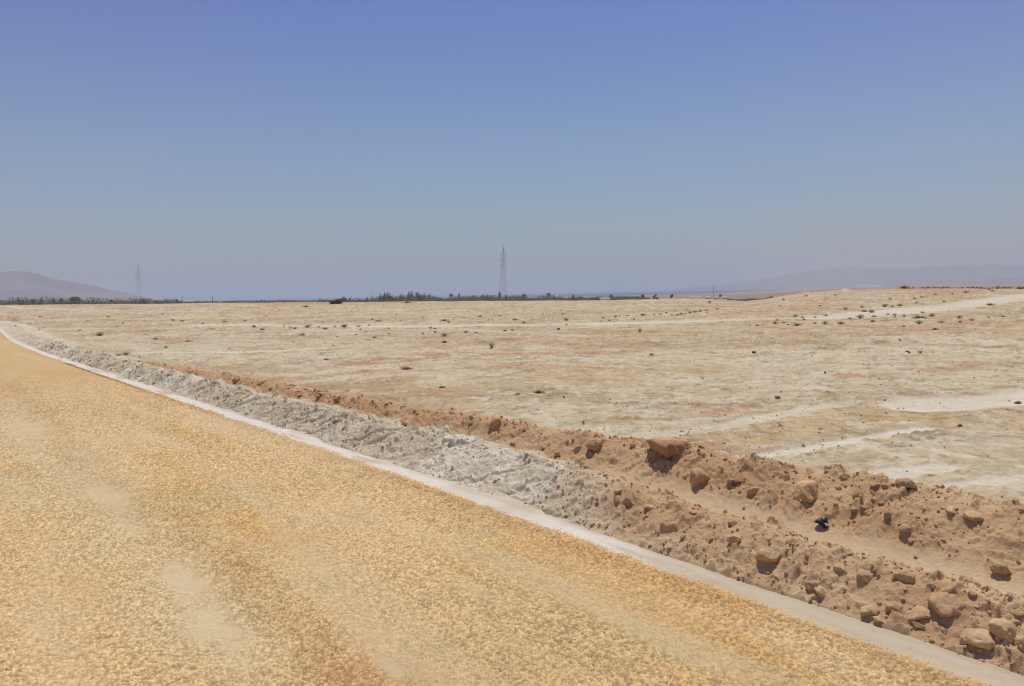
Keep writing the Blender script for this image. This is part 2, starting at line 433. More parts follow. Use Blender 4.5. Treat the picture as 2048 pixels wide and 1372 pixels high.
c = mix(c, lin(166, 140, 104), 0.5*near_*sst(0.30, 0.62, fbm(x*2.1 + 3, y*2.1, 701, 5, 0.7)))  # dark flecks here and below: small shadows and stones put into the colour
c = mix(c, lin(217, 203, 172), 0.60*near_*sst(0.30, 0.70, fbm(x*1.3 + 11, y*1.3, 703, 5, 0.68)))
c = mix(c, lin(182, 142, 102), 0.62*near_*sst(0.22, 0.7, fbm(x*0.8 + 31, y*0.8, 705, 5, 0.68)))
c = mix(c, lin(158, 132, 100), 0.5*near_*sst(0.42, 0.6, fbm(x*0.55 + 71, y*1.1, 707, 5, 0.78)))
c = mix(c, lin(146, 121, 90), 0.60*near_*sst(35, 18, r)*sst(0.36, 0.52, fbm(x*3.6 + 5, y*3.6, 711, 4, 0.75)))
c = mix(c, lin(140, 122, 92), 0.60*near_*sst(12, 26, r)*sst(0.36, 0.55, fbm(x*1.1 + 55, y*1.1, 713, 4, 0.78)))
c = mix(c, lin(222, 209, 182), 0.55*near_*sst(0.30, 0.6, fbm(x*3.1 + 25, y*3.1, 715, 4, 0.75)))
c = mix(c, lin(224, 211, 186), np.clip(tr, 0, 1)*.95)
k = sst(170, 600, r)
c = mix(c, mix(np.broadcast_to(lin(150, 128, 104), c.shape).copy(), lin(176, 150, 124), sst(-0.2, 0.5, fbm(x*0.004, y*0.004, 191, 4))), k)
under2 = sst(2.6, 1.7, t + 0.25*fbm(x*2, y*2, 195, 3))*sst(16, 13, Y)
c = mix(c, lin(188, 146, 106), 0.9*under2)
o = mesh_np('ground', np.stack([x, y, z], -1), grid_faces(nr, nc), M_PLAIN, c)
tag(o, 'pale sandy desert plain with faint wheel tracks', 'ground', kind='structure')

# ---------------------------------------------------------------- gravel road
az = np.concatenate([np.linspace(-math.pi, -math.radians(44), 60)[:-1], np.linspace(-math.radians(44), math.radians(38), 1240),
                     np.linspace(math.radians(38), math.pi, 60)[1:]])
rr = np.concatenate([np.linspace(0.05, 2.7, 60)[:-1], 1/np.linspace(1/2.7, 1/60, 900), np.geomspace(61, 240, 30)])
x, y, nr, nc = polar(az, rr)
Y, t = road_co(x, y); r = np.hypot(x, y)
def road_mask(x, y):
    m = np.zeros_like(x)
    for px, py, w, s in ((215, 990, .34, .8), (250, 1060, .3, .5), (380, 1180, .26, 1.0), (430, 1250, .26, .9), (480, 1275, .16, .6), (600, 1112, .17, .6), (645, 1140, .15, .6),
                         (960, 1190, .14, .6), (700, 1190, .12, .35), (80, 1240, .14, .5), (780, 1335, .12, .5), (60, 860, 1.0, .5), (150, 800, 1.1, .4), (1340, 1310, .1, .4)):
        cx, cy_ = at(px, py); u = ((x - cx)*0.64 - (y - cy_)*-0.77); v = ((x - cx)*0.77 + (y - cy_)*0.64)
        al = (x - cx)*-0.60 + (y - cy_)*0.80; ac = (x - cx)*0.80 + (y - cy_)*0.60
        m = np.maximum(m, s*np.exp(-(al/(2.3*w))**2 - (ac/(0.6*w))**2))
    m = m*(0.85 + 0.55*fbm(x*5, y*5, 205, 5, 0.65))
    m = m*.45 + .55*sst(.25, .75, m)
    return np.clip(m + 0.30*sst(0.25, 0.8, fbm(Y_*0.5, t_*1.8, 209, 4)), 0, 1)
Y_, t_ = Y, t
dust = road_mask(x, y)
fa = sst(24, 9, r)
z = 0.012*fbm(x*0.8, y*0.8, 211, 3)*sst(-0.1, -0.5, t) - 0.0
warp = 0.25*fbm(x*30, y*30, 213, 2)
d1, d2, idn = cells(x/0.0145 + warp, y/0.0145 + warp, 215)
e1, e2, ide = cells(x/0.0095, y/0.0095 + warp, 217)
big = np.clip((d2 - d1)*1.7, 0, 1)**0.6
sml = np.clip((e2 - e1)*1.7, 0, 1)**0.6
flat_ = (1 - 0.72*dust)*fa
z = z + flat_*(0.0115*big*(0.25 + 0.75*idn) + 0.0050*sml*(0.3 + ide))
z = z + 0.012*np.clip(1 - np.abs(t + 0.02)/0.06, 0, 1)*(vn(x*18, y*18, 219))*fa
base = np.broadcast_to(lin(208, 176, 126, .94), (len(x), 3)).copy()
c = mix(base, lin(202, 163, 103, .92), 0.8*sst(0.0, 0.65, fbm(Y*0.45, t*1.3, 221, 4, 0.6)))
c = mix(c, lin(205, 180, 128), 0.7*sst(0.1, 0.7, fbm(Y*0.7 + 7, t*1.1, 223, 4, 0.6)))
ORB = [pl((0, 745), (20, 765), (100, 850), (230, 990), (450, 1150), (560, 1240), (620, 1290), (750, 1372), (900, 1470)),]
d = poly_dist(x, y, ORB[0]); wO = 0.16 + 0.10*fbm(x*1.2, y*1.2, 225, 4)
c = mix(c, lin(194, 150, 98), 0.55*sst(0.30, 0.02, d + 0.16*fbm(x*2.5, y*2.5, 227, 4, 0.6)))
PLB = pl((0, 800), (60, 890), (200, 1020), (330, 1180), (460, 1300))
d = poly_dist(x, y, PLB); c = mix(c, lin(212, 190, 142), 0.6*sst(0.6, 0.1, d + 0.3*fbm(x*1.5, y*1.5, 229, 4)))
c = mix(c, lin(188, 144, 92), 0.45*sst(0.22, 0.0, np.abs(t) + 0.1*fbm(x*3, y*3, 231, 3)))
c = mix(c, lin(206, 172, 118), 0.6*sst(9, 22, r))
var = 1 + fa*(1 - 0.7*dust)*(0.80*(idn - 0.45) + 0.42*(ide - 0.5))
c = c*var[:, None]
gap = fa*(1 - 0.75*dust)*sst(0.22, 0.03, d2 - d1)
c = mix(c, c*np.array([0.52, 0.42, 0.32]), 0.8*gap)
c = mix(c, lin(220, 199, 158), 0.62*dust)
c = mix(c, lin(216, 193, 150), 0.40*sst(0.1, 0.7, fbm(Y*0.22, t*2.6, 235, 4, 0.6)))
fm = lambda a: a.reshape(nr, nc)
tt = fm(t); keep = (np.maximum.reduce([tt[:-1, :-1], tt[1:, :-1], tt[:-1, 1:], tt[1:, 1:]]) < 0.13) & (np.minimum.reduce([tt[:-1, :-1], tt[1:, 1:]]) > -9.0)
V, F, C = compact(np.stack([x, y, z], -1), grid_faces(nr, nc, keep), c)
tag(mesh_np('road', V, F, M_ROAD, C), 'ochre gravel road surface with dusty pale patches', 'road', kind='structure')

# ---------------------------------------------------------------- pale strip at the road's edge, grey bank, earth berm
def st_grid(ys, ts):
    T, Yg = np.meshgrid(ts, ys); e, d = edge(Yg); m = np.hypot(1, d)
    return (e + T/m).ravel(), (Yg - T*d/m).ravel(), Yg.ravel(), T.ravel(), len(ys), len(ts)

ys = np.concatenate([np.linspace(-9, 1.9, 60)[:-1], np.geomspace(1.9, 46, 1700), np.linspace(47, 110, 50)])
ts = np.concatenate([np.linspace(-0.02, 0.03, 16), np.linspace(0.04, 0.30, 36)])
x, y, Yg, T, nr, nc = st_grid(ys, ts)
lowe = 0.030*fbm(Yg*1.5, Yg*0 + 2, 241, 6, 0.68) + 0.007*fbm(x*25, y*25, 243, 2)
z = 0.020*sst(-0.012, 0.012, T + lowe - 0.004) + 0.018*sst(0.02, 0.2, T) - 0.016
z = z + 0.004*fbm(x*4, y*4, 245, 4) + 0.0012*fbm(x*40, y*40, 247, 3)
c = mix(np.broadcast_to(lin(204, 188, 158, .86), (len(x), 3)).copy(), lin(221, 211, 193, .94), sst(3.3, 6.5, Yg + 1.2*fbm(x*2, y*2, 249, 3)))
c = mix(c, lin(196, 176, 142), 0.7*sst(0.1, 0.8, fbm(Yg*1.4, T*9, 251, 4, 0.6)))
c = mix(c, lin(198, 163, 112), 0.85*sst(0.035, 0.0, T + lowe - 0.01))
c = mix(c, lin(190, 168, 134), 0.45*sst(0.15, 0.20, T + 0.05*fbm(Yg*3, T*5, 253, 5, 0.65)))
tag(mesh_np('dust_strip', np.stack([x, y, z], -1), grid_faces(nr, nc), M_STRIP, c), 'smooth pale strip of packed dust along the road edge', 'road edge', kind='structure')

def bank_colour(x, y, Yg, T):
    t1, z1, t2, z2, zv = prof(Yg)
    n = fbm(x*1.6, y*1.6, 261, 4, 0.6)
    grey = mix(np.broadcast_to(lin(200, 185, 154, 1.0), (len(x), 3)).copy(), lin(213, 202, 177, 1.0), sst(0.0, 0.7, n))
    grey = mix(grey, lin(184, 164, 134), 0.55*sst(0.1, 0.7, fbm(x*3.3, y*3.3, 263, 4, 0.6)))
    brown = mix(np.broadcast_to(lin(190, 156, 115, .98), (len(x), 3)).copy(), lin(199, 168, 127, .98), sst(-0.3, 0.5, n))
    brown = mix(brown, lin(180, 143, 105, 0.96), 0.6*sst(0.0, 0.7, fbm(x*2.7 + 5, y*2.7, 265, 4, 0.6)))
    red = lin(190, 150, 108, 0.97)
    tv = t1 + 0.45*(t2 - t1)
    far_brown = mix(brown, red, 0.65*sst(5.5, 7.5, Yg))
    near_face = T < tv - 0.02 + 0.05*fbm(Yg*2.5, T*2, 267, 4)
    gm = sst(4.55, 5.45, Yg + 0.55*fbm(x*2.2, y*2.2, 269, 4) - 0.9*(T - 0.5))
    bk = mix(brown, grey, gm)
    bx, by = at(742, 1035, 0.05)
    bk = mix(bk, lin(190, 158, 126), 0.8*np.exp(-(((x - bx)/0.3)**2 + ((y - by)/0.22)**2)))
    edge_m = sst(tv + 0.06, tv - 0.04, T + 0.10*fbm(x*4.5, y*4.5, 271, 4))
    edge_m = np.maximum(edge_m, sst(15.2, 17.5, Yg + 1.5*fbm(x*0.8, y*0.8, 275, 2))*(1 - 0.8*np.exp(-((Yg - 22.5)/2.5)**2)*sst(0.7, 0.95, T)))
    c = mix(far_brown, bk, edge_m)
    floor = np.exp(-((T - tv + .02*fbm(x*3, y*3, 277, 3))/0.13)**4)*sst(5.8, 4.4, Yg)
    c = mix(c, lin(211, 184, 144), 0.85*floor)
    c = mix(c, c*np.array([.93, .87, .82]), 0.8*sst(tv + .12, tv + .22, T)*sst(t2 + .05, t2 - .15, T)*sst(5.5, 4.5, Yg))
    tail = sst(t2 + 0.25, t2 + 0.75, T + 0.2*fbm(x*3, y*3, 273, 4))
    return mix(c, lin(200, 182, 148), tail)

ys = np.concatenate([np.linspace(0.9, 2.1, 90)[:-1], np.geomspace(2.1, 46, 2100), np.linspace(46.4, 75, 60)])
def bank_part(name, ta, tb_, n, label, cat):
    u = np.linspace(0, 1, n)
    e_t1, _, e_t2, _, _ = prof(ys); tv = e_t1 + 0.45*(e_t2 - e_t1)
    lo = np.full_like(ys, ta) if ta is not None else tv
    hi = np.full_like(ys, tb_) if tb_ is not None else tv
    T = (lo[:, None] + (hi - lo)[:, None]*u[None, :]); Yg = np.repeat(ys[:, None], n, 1)
    e, d = edge(Yg); m = np.hypot(1, d); x, y = (e + T/m).ravel(), (Yg - T*d/m).ravel(); Yg, T = Yg.ravel(), T.ravel()
    z = bank_z(Yg, T, np.clip(sst(34, 12, Yg) + 0.45, 0, 1))
    if tb_ is not None:
        z = z*sst(tb_, tb_ - 0.35, T) + sst(tb_ - 0.35, tb_, T)*(plain_z(x, y) - 0.03)
    else:
        z = z - 0.04*sst(0.22, 0.17, T)
    z = z*sst(75, 50, Yg) - 0.05*sst(50, 75, Yg)
    c = bank_colour(x, y, Yg, T)
    return tag(mesh_np(name, np.stack([x, y, z], -1), grid_faces(len(ys), n), M_BANK, c), label, cat, kind='structure')
bank_part('roadside_bank', 0.17, None, 170, 'low bank of loose grey rubble turning brown nearby', 'earth bank')
bank_part('earth_berm', None, 2.45, 250, 'reddish brown earth berm behind the roadside bank', 'earth bank')

# ---------------------------------------------------------------- sea, hills, haze
msea, n_, l_, b_ = new_mat('sea_water')
b_.inputs['Base Color'].default_value = (0.015, 0.09, 0.20, 1); b_.inputs['Roughness'].default_value = 0.6; b_.inputs['Specular IOR Level'].default_value = 0.0
b_.inputs['IOR'].default_value = 1.0
ns = n_.new('ShaderNodeTexNoise'); ns.inputs['Scale'].default_value = 0.15; ns.inputs['Detail'].default_value = 6
bp = n_.new('ShaderNodeBump'); bp.inputs['Strength'].default_value = 0.5; bp.inputs['Distance'].default_value = 1.0
tc = n_.new('ShaderNodeTexCoord'); l_.new(tc.outputs['Object'], ns.inputs['Vector'])
l_.new(ns.outputs['Fac'], bp.inputs['Height']); l_.new(bp.outputs[0], b_.inputs['Normal'])
az = np.linspace(math.radians(-50), math.radians(50), 60); x, y, nr, nc = polar(az, np.geomspace(1300, 14200, 20))
tag(mesh_np('sea', np.stack([x, y, np.full_like(x, SEA_Z)], -1), grid_faces(nr, nc), msea), 'blue band of sea below the hazy horizon', 'sea', kind='structure')

def hills(name, px, r0, depth, label, seed, ca, cb, foot=-15):
    aa = np.array([az_of(*q) for q in px]); hz = np.array([at_r(*q, r0)[2] for q in px])
    az = np.linspace(aa[0], aa[-1], 420); rad = np.linspace(r0 - depth, r0 + depth*0.8, 110)
    A, Rr = np.meshgrid(az, rad); x, y = (Rr*np.sin(A)).ravel(), (Rr*np.cos(A)).ravel()
    s = np.where(Rr < r0, (Rr - r0 + depth)/depth, 1 - (Rr - r0)/(depth*0.8)).ravel()
    top = np.interp(A, aa, hz).ravel() - foot
    rid = 1 - np.abs(fbm(x/420, y/420, seed, 5, 0.55))
    z = foot + top*(np.clip(s, 0, 1)**1.25)*(0.68 + 0.32*rid) + 0.035*top*fbm(x/90, y/90, seed + 3, 3)*np.clip(s*3, 0, 1)
    c = mix(np.broadcast_to(ca, (len(x), 3)).copy(), cb, sst(-0.4, 0.5, fbm(x/300, y/300, seed + 5, 5, 0.6)))
    c = mix(c, lin(226, 214, 198), 0.7*sst(0.45, 0.7, fbm(x/160, y/420, seed + 8, 4))*sst(0.35, 0.05, s))
    return tag(mesh_np(name, np.stack([x, y, z], -1), grid_faces(110, 420), M_HILL, c), label, 'hills', kind='structure')
hills('hills', [(-500, 530), (-300, 528), (-120, 536), (0, 540), (28, 539), (60, 543), (92, 550), (130, 560), (180, 570), (230, 581), (265, 588), (300, 597), (340, 606), (420, 612)],
      4400, 1300, 'hazy mauve hill slope at far left', 401, lin(94, 72, 66), lin(136, 108, 96))
hills('hills', [(1250, 592), (1380, 574), (1480, 563), (1560, 550), (1620, 540), (1700, 531), (1780, 533), (1850, 529), (1960, 525), (2048, 522), (2250, 520), (2500, 518)],
      6900, 1500, 'faint mauve mountain range at far right', 431, lin(92, 78, 80), lin(114, 98, 98))
hills('hills', [(1640, 581), (1760, 573), (1880, 562), (1980, 556), (2048, 553), (2300, 546), (2500, 540)],
      4900, 1200, 'low foothill in front of the far right range', 451, lin(100, 84, 84), lin(126, 106, 100))

def haze_box(half, zb, zt, dens):
    v = [(sx*half, sy*half, zz) for zz in (zb, zt) for sx, sy in ((-1, -1), (1, -1), (1, 1), (-1, 1))]
    f = [(3, 2, 1, 0), (4, 5, 6, 7), (0, 1, 5, 4), (1, 2, 6, 5), (2, 3, 7, 6), (3, 0, 4, 7)]
    m = bpy.data.materials.new('haze_air'); m.use_nodes = True; n, l = m.node_tree.nodes, m.node_tree.links
    n.remove(n['Principled BSDF']); pv = n.new('ShaderNodeVolumePrincipled')
    pv.inputs['Color'].default_value = (0.73, 0.79, 0.85, 1); pv.inputs['Density'].default_value = dens
    pv.inputs['Anisotropy'].default_value = 0.0
    l.new(pv.outputs[0], n['Material Output'].inputs['Volume'])
    tag(mesh_np('haze', v, f, m, smooth=False), 'pale dusty haze over the plain', 'haze', kind='stuff')
haze_box(15500, -45, 222, 0.00030)

# ---------------------------------------------------------------- pylons, poles, far sheds
class MB:
    def __init__(s): s.v, s.f = [], []
    def bar(s, a, b, w, w2=None):
        a, b = Vector(a), Vector(b); d = (b - a).normalized(); w2 = w if w2 is None else w2
        u = d.orthogonal().normalized(); v = d.cross(u); k = len(s.v)
        for p, ww in ((a, w), (b, w2)):
            for sx, sy in ((-1, -1), (1, -1), (1, 1), (-1, 1)): s.v.append(tuple(p + (u*sx + v*sy)*ww/2))
        s.f += [(k+3, k+2, k+1, k), (k+4, k+5, k+6, k+7)] + [(k+i, k+(i+1) % 4, k+4+(i+1) % 4, k+4+i) for i in range(4)]
    def build(s, name, mat, parent=None):
        return mesh_np(name, s.v, s.f, mat, smooth=False, parent=parent)

def gz(x, y):
    return float(plain_z(np.array([float(x)]), np.array([float(y)]))[0])

def pylon(px, py_top, r, label, lean):
    x, y, zt = at_r(px, py_top, r); zb = gz(x, y) - 0.3; Hh = zt - zb
    root = empty('power_pylon', (x, y, zb), math.radians(25)); root.rotation_euler[1] = math.radians(lean)
    tag(root, label, 'pylon', 'lattice power pylons beyond the plain')
    wid = lambda q: np.interp(q, [0, 0.55, 0.72, 0.9, 1], [4.4, 2.0, 1.2, 0.9, 0.2])
    b = MB(); lev = [0, .12, .23, .33, .42, .50, .57, .63, .68, .73, .77, .81, .85, .89]
    cor = lambda q, i: (wid(q)/2*(-1, 1, 1, -1)[i], wid(q)/2*(-1, -1, 1, 1)[i], q*Hh)
    for q0, q1 in zip(lev[:-1], lev[1:]):
        for i in range(4):
            j = (i + 1) % 4
            b.bar(cor(q0, i), cor(q1, i), 0.08); b.bar(cor(q0, i), cor(q1, j), 0.036); b.bar(cor(q0, j), cor(q1, i), 0.036)
            b.bar(cor(q1, i), cor(q1, j), 0.045)
    b.build('tower_body', M_STEEL, root)
    p = MB()
    for i in range(4): p.bar(cor(.89, i), (0, 0, Hh), 0.14)
    p.build('peak', M_STEEL, root)
    for q, L in ((.875, 1.5), (.77, 1.3), (.68, 1.1)):
        for sx in (-1, 1):
            c_ = MB(); hw = wid(q)/2
            tip = (sx*(hw + L), 0, q*Hh)
            for sy in (-1, 1):
                c_.bar((sx*hw, sy*hw, q*Hh), tip, 0.08); c_.bar((sx*hw, sy*hw, (q + .035)*Hh), tip, 0.08)
            for k in (.33, .66): c_.bar((sx*(hw + L*k), -hw*(1-k), q*Hh), (sx*(hw + L*k), hw*(1-k), q*Hh), 0.1)
            ar = c_.build('crossarm', M_STEEL, root)
            n = MB(); n.bar((tip[0], 0, q*Hh), (tip[0], 0, q*Hh - 1.2), 0.09, 0.12); n.build('insulator', M_INSUL, ar)
pylon(1003, 493, 440, 'taller lattice power pylon behind the palm trees near the middle', 2.2)
pylon(274.5, 528, 600, 'fainter smaller lattice power pylon by the foot of the left hill', 1.0)

def pole(px, pt, r, label, arm=True):
    x, y, zt = at_r(px, pt, r); zb = gz(x, y) - 0.3
    root = empty('utility_pole', (x, y, zb)); tag(root, label, 'pole', 'thin utility poles on the horizon')
    m = MB(); m.bar((0, 0, 0), (0, 0, zt - zb), 0.22, 0.16); m.build('shaft', M_WOOD, root)
    if arm:
        k = MB(); k.bar((-0.7, 0.2, zt - zb - 0.4), (0.7, 0.2, zt - zb - 0.4), 0.16); k.build('crossarm', M_WOOD, root)
pole(364, 591, 330, 'left of two thin poles standing right of the fainter pylon', False)
pole(424.5, 591.5, 330, 'right of two thin poles standing right of the fainter pylon', False)
pole(52, 592, 320, 'thin pole among the trees below the left hill', False)
pole(1427.5, 569, 520, 'slim mast rising behind the row of white sheds', False)
pole(742, 588, 340, 'short thin pole just left of the spiky tree clump', False)

def shed(px, py, r, w, h, d, label, group, cat='shed', name='white_shed'):
    x, y, z = at_r(px, py, r); rz = -math.atan2(x, y) + math.pi/2; w, d = d, w
    root = empty(name, (x, y, z), rz); tag(root, label, cat, group)
    zg = gz(x, y) - z - 0.2
    v = [(-w/2, -d/2, zg), (w/2, -d/2, zg), (w/2, d/2, zg), (-w/2, d/2, zg), (-w/2, -d/2, h*.45), (w/2, -d/2, h*.45), (w/2, d/2, h*.45), (-w/2, d/2, h*.45)]
    mesh_np('wall', v, [(0, 1, 5, 4), (1, 2, 6, 5), (2, 3, 7, 6), (3, 0, 4, 7), (4, 5, 6, 7)], M_WHITE, smooth=False, parent=root)
    e = 0.25; rv = []
    for yy in (-d/2 - e, d/2 + e):
        for k in range(9):
            a = math.pi*k/8; rv.append((-(w/2 + e)*math.cos(a), yy, h*.45 + h*.6*math.sin(a)))
    f = [(k, k+1, k+10, k+9) for k in range(8)]
    ro = mesh_np('roof', rv, f, M_WHITE, smooth=True, parent=root)
    so = ro.modifiers.new('thick', 'SOLIDIFY'); so.thickness = 0.06
    dv = [(-w*.16, -d/2 - .05, zg), (w*.16, -d/2 - .05, zg), (w*.16, -d/2 - .05, h*.3), (-w*.16, -d/2 - .05, h*.3),
          (-w*.16, -d/2 + .05, zg), (w*.16, -d/2 + .05, zg), (w*.16, -d/2 + .05, h*.3), (-w*.16, -d/2 + .05, h*.3)]
    mesh_np('doorway', dv, [(0, 1, 2, 3), (7, 6, 5, 4), (3, 2, 6, 7), (0, 3, 7, 4), (1, 5, 6, 2)], M_DARK, smooth=False, parent=root)
for px, lab in ((1386, 'leftmost white shed of the row before the dark scrub'), (1399, 'second white shed from the left in the row by the dark scrub'),
                (1416, 'middle white shed of the row by the dark scrub'), (1432, 'white shed right under the slim mast'), (1450, 'rightmost white shed, beside the grey sand mound')):
    shed(px, 596.6, 520, 3.3, 1.0, 4.4, lab, 'row of white sheds at right')
shed(96, 602, 420, 1.8, 1.0, 2.2, 'tiny white building among the trees below the left hill', 'white buildings in the tree line', 'building', 'white_building')
shed(1110, 596.5, 420, 2.2, 1.4, 3, 'tiny white building among the trees right of the taller pylon', 'white buildings in the tree line', 'building', 'white_building')
shed(1210, 598.5, 300, 3.6, 0.6, 3, 'low white shelter roof in the tree line, far right of the taller pylon', 'white buildings in the tree line', 'building', 'white_building')

# ---------------------------------------------------------------- mounds on the rim of the plain
def mound(px, py_top, w, h, r, col, label):
    x, y, z = at_r(px, py_top + h, r); s = r/FPX; wd, hh = w*s, h*s
    g = np.linspace(-1, 1, 41); X, Yy = np.meshgrid(g, g); R = np.hypot(X, Yy)
    Z = (hh + 0.5)*np.clip(1 - R, 0, 1)**0.85*(1 + 0.25*fbm(X.ravel()*2.5 + px, Yy.ravel()*2.5, 501, 4).reshape(R.shape)) - 0.5
    V = np.stack([X*wd/2, Yy*wd*0.6, Z], -1).reshape(-1, 3)
    c = mix(np.broadcast_to(col, (len(V), 3)).copy(), col*0.8, sst(0, .6, fbm(V[:, 0]*1.1, V[:, 1]*1.1, 503, 4)))
    o = mesh_np('sand_mound', V, grid_faces(41, 41), M_PLAIN, c); o.location = (x, y, z); o.rotation_euler[2] = -math.atan2(x, y)
    tag(o, label, 'mound', 'sand mounds on the far rim')
mound(1462, 601, 64, 5, 185, lin(204, 194, 176), 'pale grey sand mound in the dip beside the white sheds')
mound(1208, 599, 46, 3.5, 190, lin(206, 192, 164), 'small pale sand mound below the low white shelter')
mound(1612, 583, 70, 4, 150, lin(205, 170, 130), 'low orange tinted sand heap on the right skyline, left of the clustered bush')
mound(1690, 577.5, 60, 3.5, 155, lin(214, 190, 154), 'pale sand heap on the right skyline, nearest the clustered bush')
mound(1120, 637, 110, 5, 62, lin(190, 172, 136), 'low tan mound on the mid plain beside the pale track')

# ---------------------------------------------------------------- leaves and trees
def leaf_cloud(P, size, col, flat_=1.0, up=0.0):
    """quads of random direction round the points P"""
    n = len(P); a = RNG.normal(size=(n, 3)); a[:, 2] += up; a /= np.linalg.norm(a, axis=1)[:, None]
    b = np.cross(a, RNG.normal(size=(n, 3))); b /= np.linalg.norm(b, axis=1)[:, None]
    sz = (size*RNG.uniform(0.6, 1.4, n))[:, None]
    V = np.stack([P - a*sz, P + b*sz*0.42*flat_, P + a*sz, P - b*sz*0.42*flat_], 1).reshape(-1, 3)
    C = np.repeat(col*RNG.uniform(0.65, 1.3, (n, 1)), 4, 0)
    return V, np.arange(n*4).reshape(n, 4), C

GREENS = [np.array(c) for c in ((.105, .125, .075), (.12, .135, .085), (.095, .11, .075), (.13, .135, .09))]
def limbs(m, base, n, h, spread, w):
    out = []
    for i in range(n):
        a = random.uniform(0, 6.28); k = random.uniform(.55, 1)
        tip = Vector(base) + Vector((math.cos(a)*spread*k, math.sin(a)*spread*k, h*random.uniform(.5, 1)))
        m.bar(base, tip, w, w*.3); out.append(tip)
    return out

def make_tree(kind, label):
    """unit height trees, scaled when placed"""
    nm = {'round': 'broadleaf_tree', 'low': 'bushy_tree', 'palm': 'palm_tree', 'spiky': 'upright_tree', 'fork': 'forked_tree', 'cone': 'slender_tree'}[kind]
    root = empty(nm, (0, 0, 0)); m = MB(); g = random.choice(GREENS)
    if kind == 'palm':
        m.bar((0, 0, 0), (.02, 0, .7), .075, .05); P = []
        for i in range(34):
            a = random.uniform(0, 6.28); el = random.uniform(-.5, 1.3); L = random.uniform(.26, .4)
            for q in np.linspace(.08, 1, 14):
                P.append((.02 + math.cos(a)*math.cos(el)*L*q, math.sin(a)*math.cos(el)*L*q, .7 + math.sin(el)*L*q - .2*q*q*L*2))
        P = np.array(P) + RNG.normal(size=(len(P), 3))*.012; sz = .035
    elif kind in ('spiky', 'cone', 'fork'):
        P = []; ns = {'spiky': 7, 'cone': 1, 'fork': 3}[kind]; wd = {'spiky': .30, 'cone': .0, 'fork': .26}[kind]
        for i in range(ns):
            bx, by = random.uniform(-wd, wd), random.uniform(-wd, wd); top = random.uniform(.62, 1) if ns > 1 else 1
            m.bar((bx*.3, by*.3, 0), (bx, by, top*.75), .05, .015); n = 900//ns + 60
            q = RNG.uniform(.12 if kind != 'fork' else .4, 1, n); rad = (.11 if ns > 1 else .17)*np.sqrt(np.clip((1 - q)*1.6, .05, 1)); th = RNG.uniform(0, 6.28, n); rr_ = rad*np.sqrt(RNG.uniform(0, 1, n))
            P.append(np.stack([bx*(.3 + .7*q) + rr_*np.cos(th), by*(.3 + .7*q) + rr_*np.sin(th), q*top], -1))
        P = np.concatenate(P); sz = .032
    else:
        th_ = .34 if kind == 'round' else .15; sp = .40 if kind == 'round' else .85
        m.bar((0, 0, 0), (0, 0, th_), .09, .06); tips = limbs(m, (0, 0, th_), 7, .42 if kind == 'round' else .5, sp*.8, .04); P = []
        for tpt in tips + [Vector((random.uniform(-sp, sp)*.5, random.uniform(-sp, sp)*.5, random.uniform(th_ + .1, .85))) for _ in range(6)]:
            rad = random.uniform(.12, .2); n = 130
            d = RNG.normal(size=(n, 3)); d /= np.linalg.norm(d, axis=1)[:, None]
            P.append(np.array(tpt) + d*rad*RNG.uniform(.3, 1, (n, 1))**.6*np.array([1.25, 1.25, .8]))
        P = np.concatenate(P); P[:, 2] = np.clip(P[:, 2], .02, 1); sz = .045
    V, F, C = leaf_cloud(P, sz, g)
    m.build('trunk', M_BARK, root); mesh_np('crown', V, F, M_LEAF, C, smooth=False, parent=root)
    return root

PROTO = {}
def place_tree(kind, px, top, w, label, group, r=None, base_w=None):
    r = r or random.uniform(315, 420)
    if kind == 'low': top -= 4; w *= 1.2
    elif kind != 'round': top -= 3; w *= 1.25
    key = (kind, random.randrange(2))
    if key not in PROTO: o = PROTO[key] = make_tree(kind, label)
    else: o = copy_tree(PROTO[key])
    x, y, zt = at_r(px, top, r); zb = gz(x, y) - 0.1; h = max(zt - zb, 0.6)
    natural = {'round': .95, 'low': 2.0, 'palm': .7, 'spiky': .8, 'fork': .7, 'cone': .34}[kind]
    sx = (w*r/FPX)/natural
    o.location = (x, y, zb); o.scale = (sx, sx, h); o.rotation_euler[2] = random.uniform(0, 6.28)
    tag(o, label, 'tree', group)

GL, GC = 'trees below the left hill', 'trees along the horizon in the middle'
for px, top, w in ((10, 597, 16), (24, 599, 12), (66, 600, 20), (106, 600, 14), (121, 598, 24), (138, 597, 26), (173, 601, 20), (198, 601, 24), (221, 600.5, 16), (236, 602, 12),
                   (84, 600, 18), (270, 603, 14), (310, 602, 20), (331, 601.5, 18)):
    place_tree('low', px, top, w, 'low round green tree in the row below the left hill', GL)
place_tree('fork', 40, 591, 12, 'forked upright tree left of the thin pole below the left hill', GL)
place_tree('round', 152, 588, 22, 'tallest round crowned tree below the left hill', GL)
place_tree('low', 288, 600.5, 24, 'low bushy tree at the foot of the fainter pylon', GL)
place_tree('low', 353, 600, 18, 'low bushy tree at the left of two thin poles', GL)
for px, top, w in ((580, 599, 18), (592, 600, 12), (640, 600, 14), (624, 599.5, 16), (720, 598, 14), (880, 598, 12), (735, 597, 10), (700, 597, 10), (790, 594, 14), (922, 595, 12), (1035, 594, 12), (1062, 595, 14), (1122, 594, 12),
                   (1163, 595, 14), (1180, 596, 14), (1196, 595, 12), (1238, 594.5, 16), (1258, 594, 14), (1276, 595, 12), (1312, 591, 16)):
    place_tree('low', px, top, w, 'low bushy tree in the green line along the middle horizon', GC)
place_tree('round', 687, 593, 18, 'round dark tree standing alone left of the spiky clump', GC)
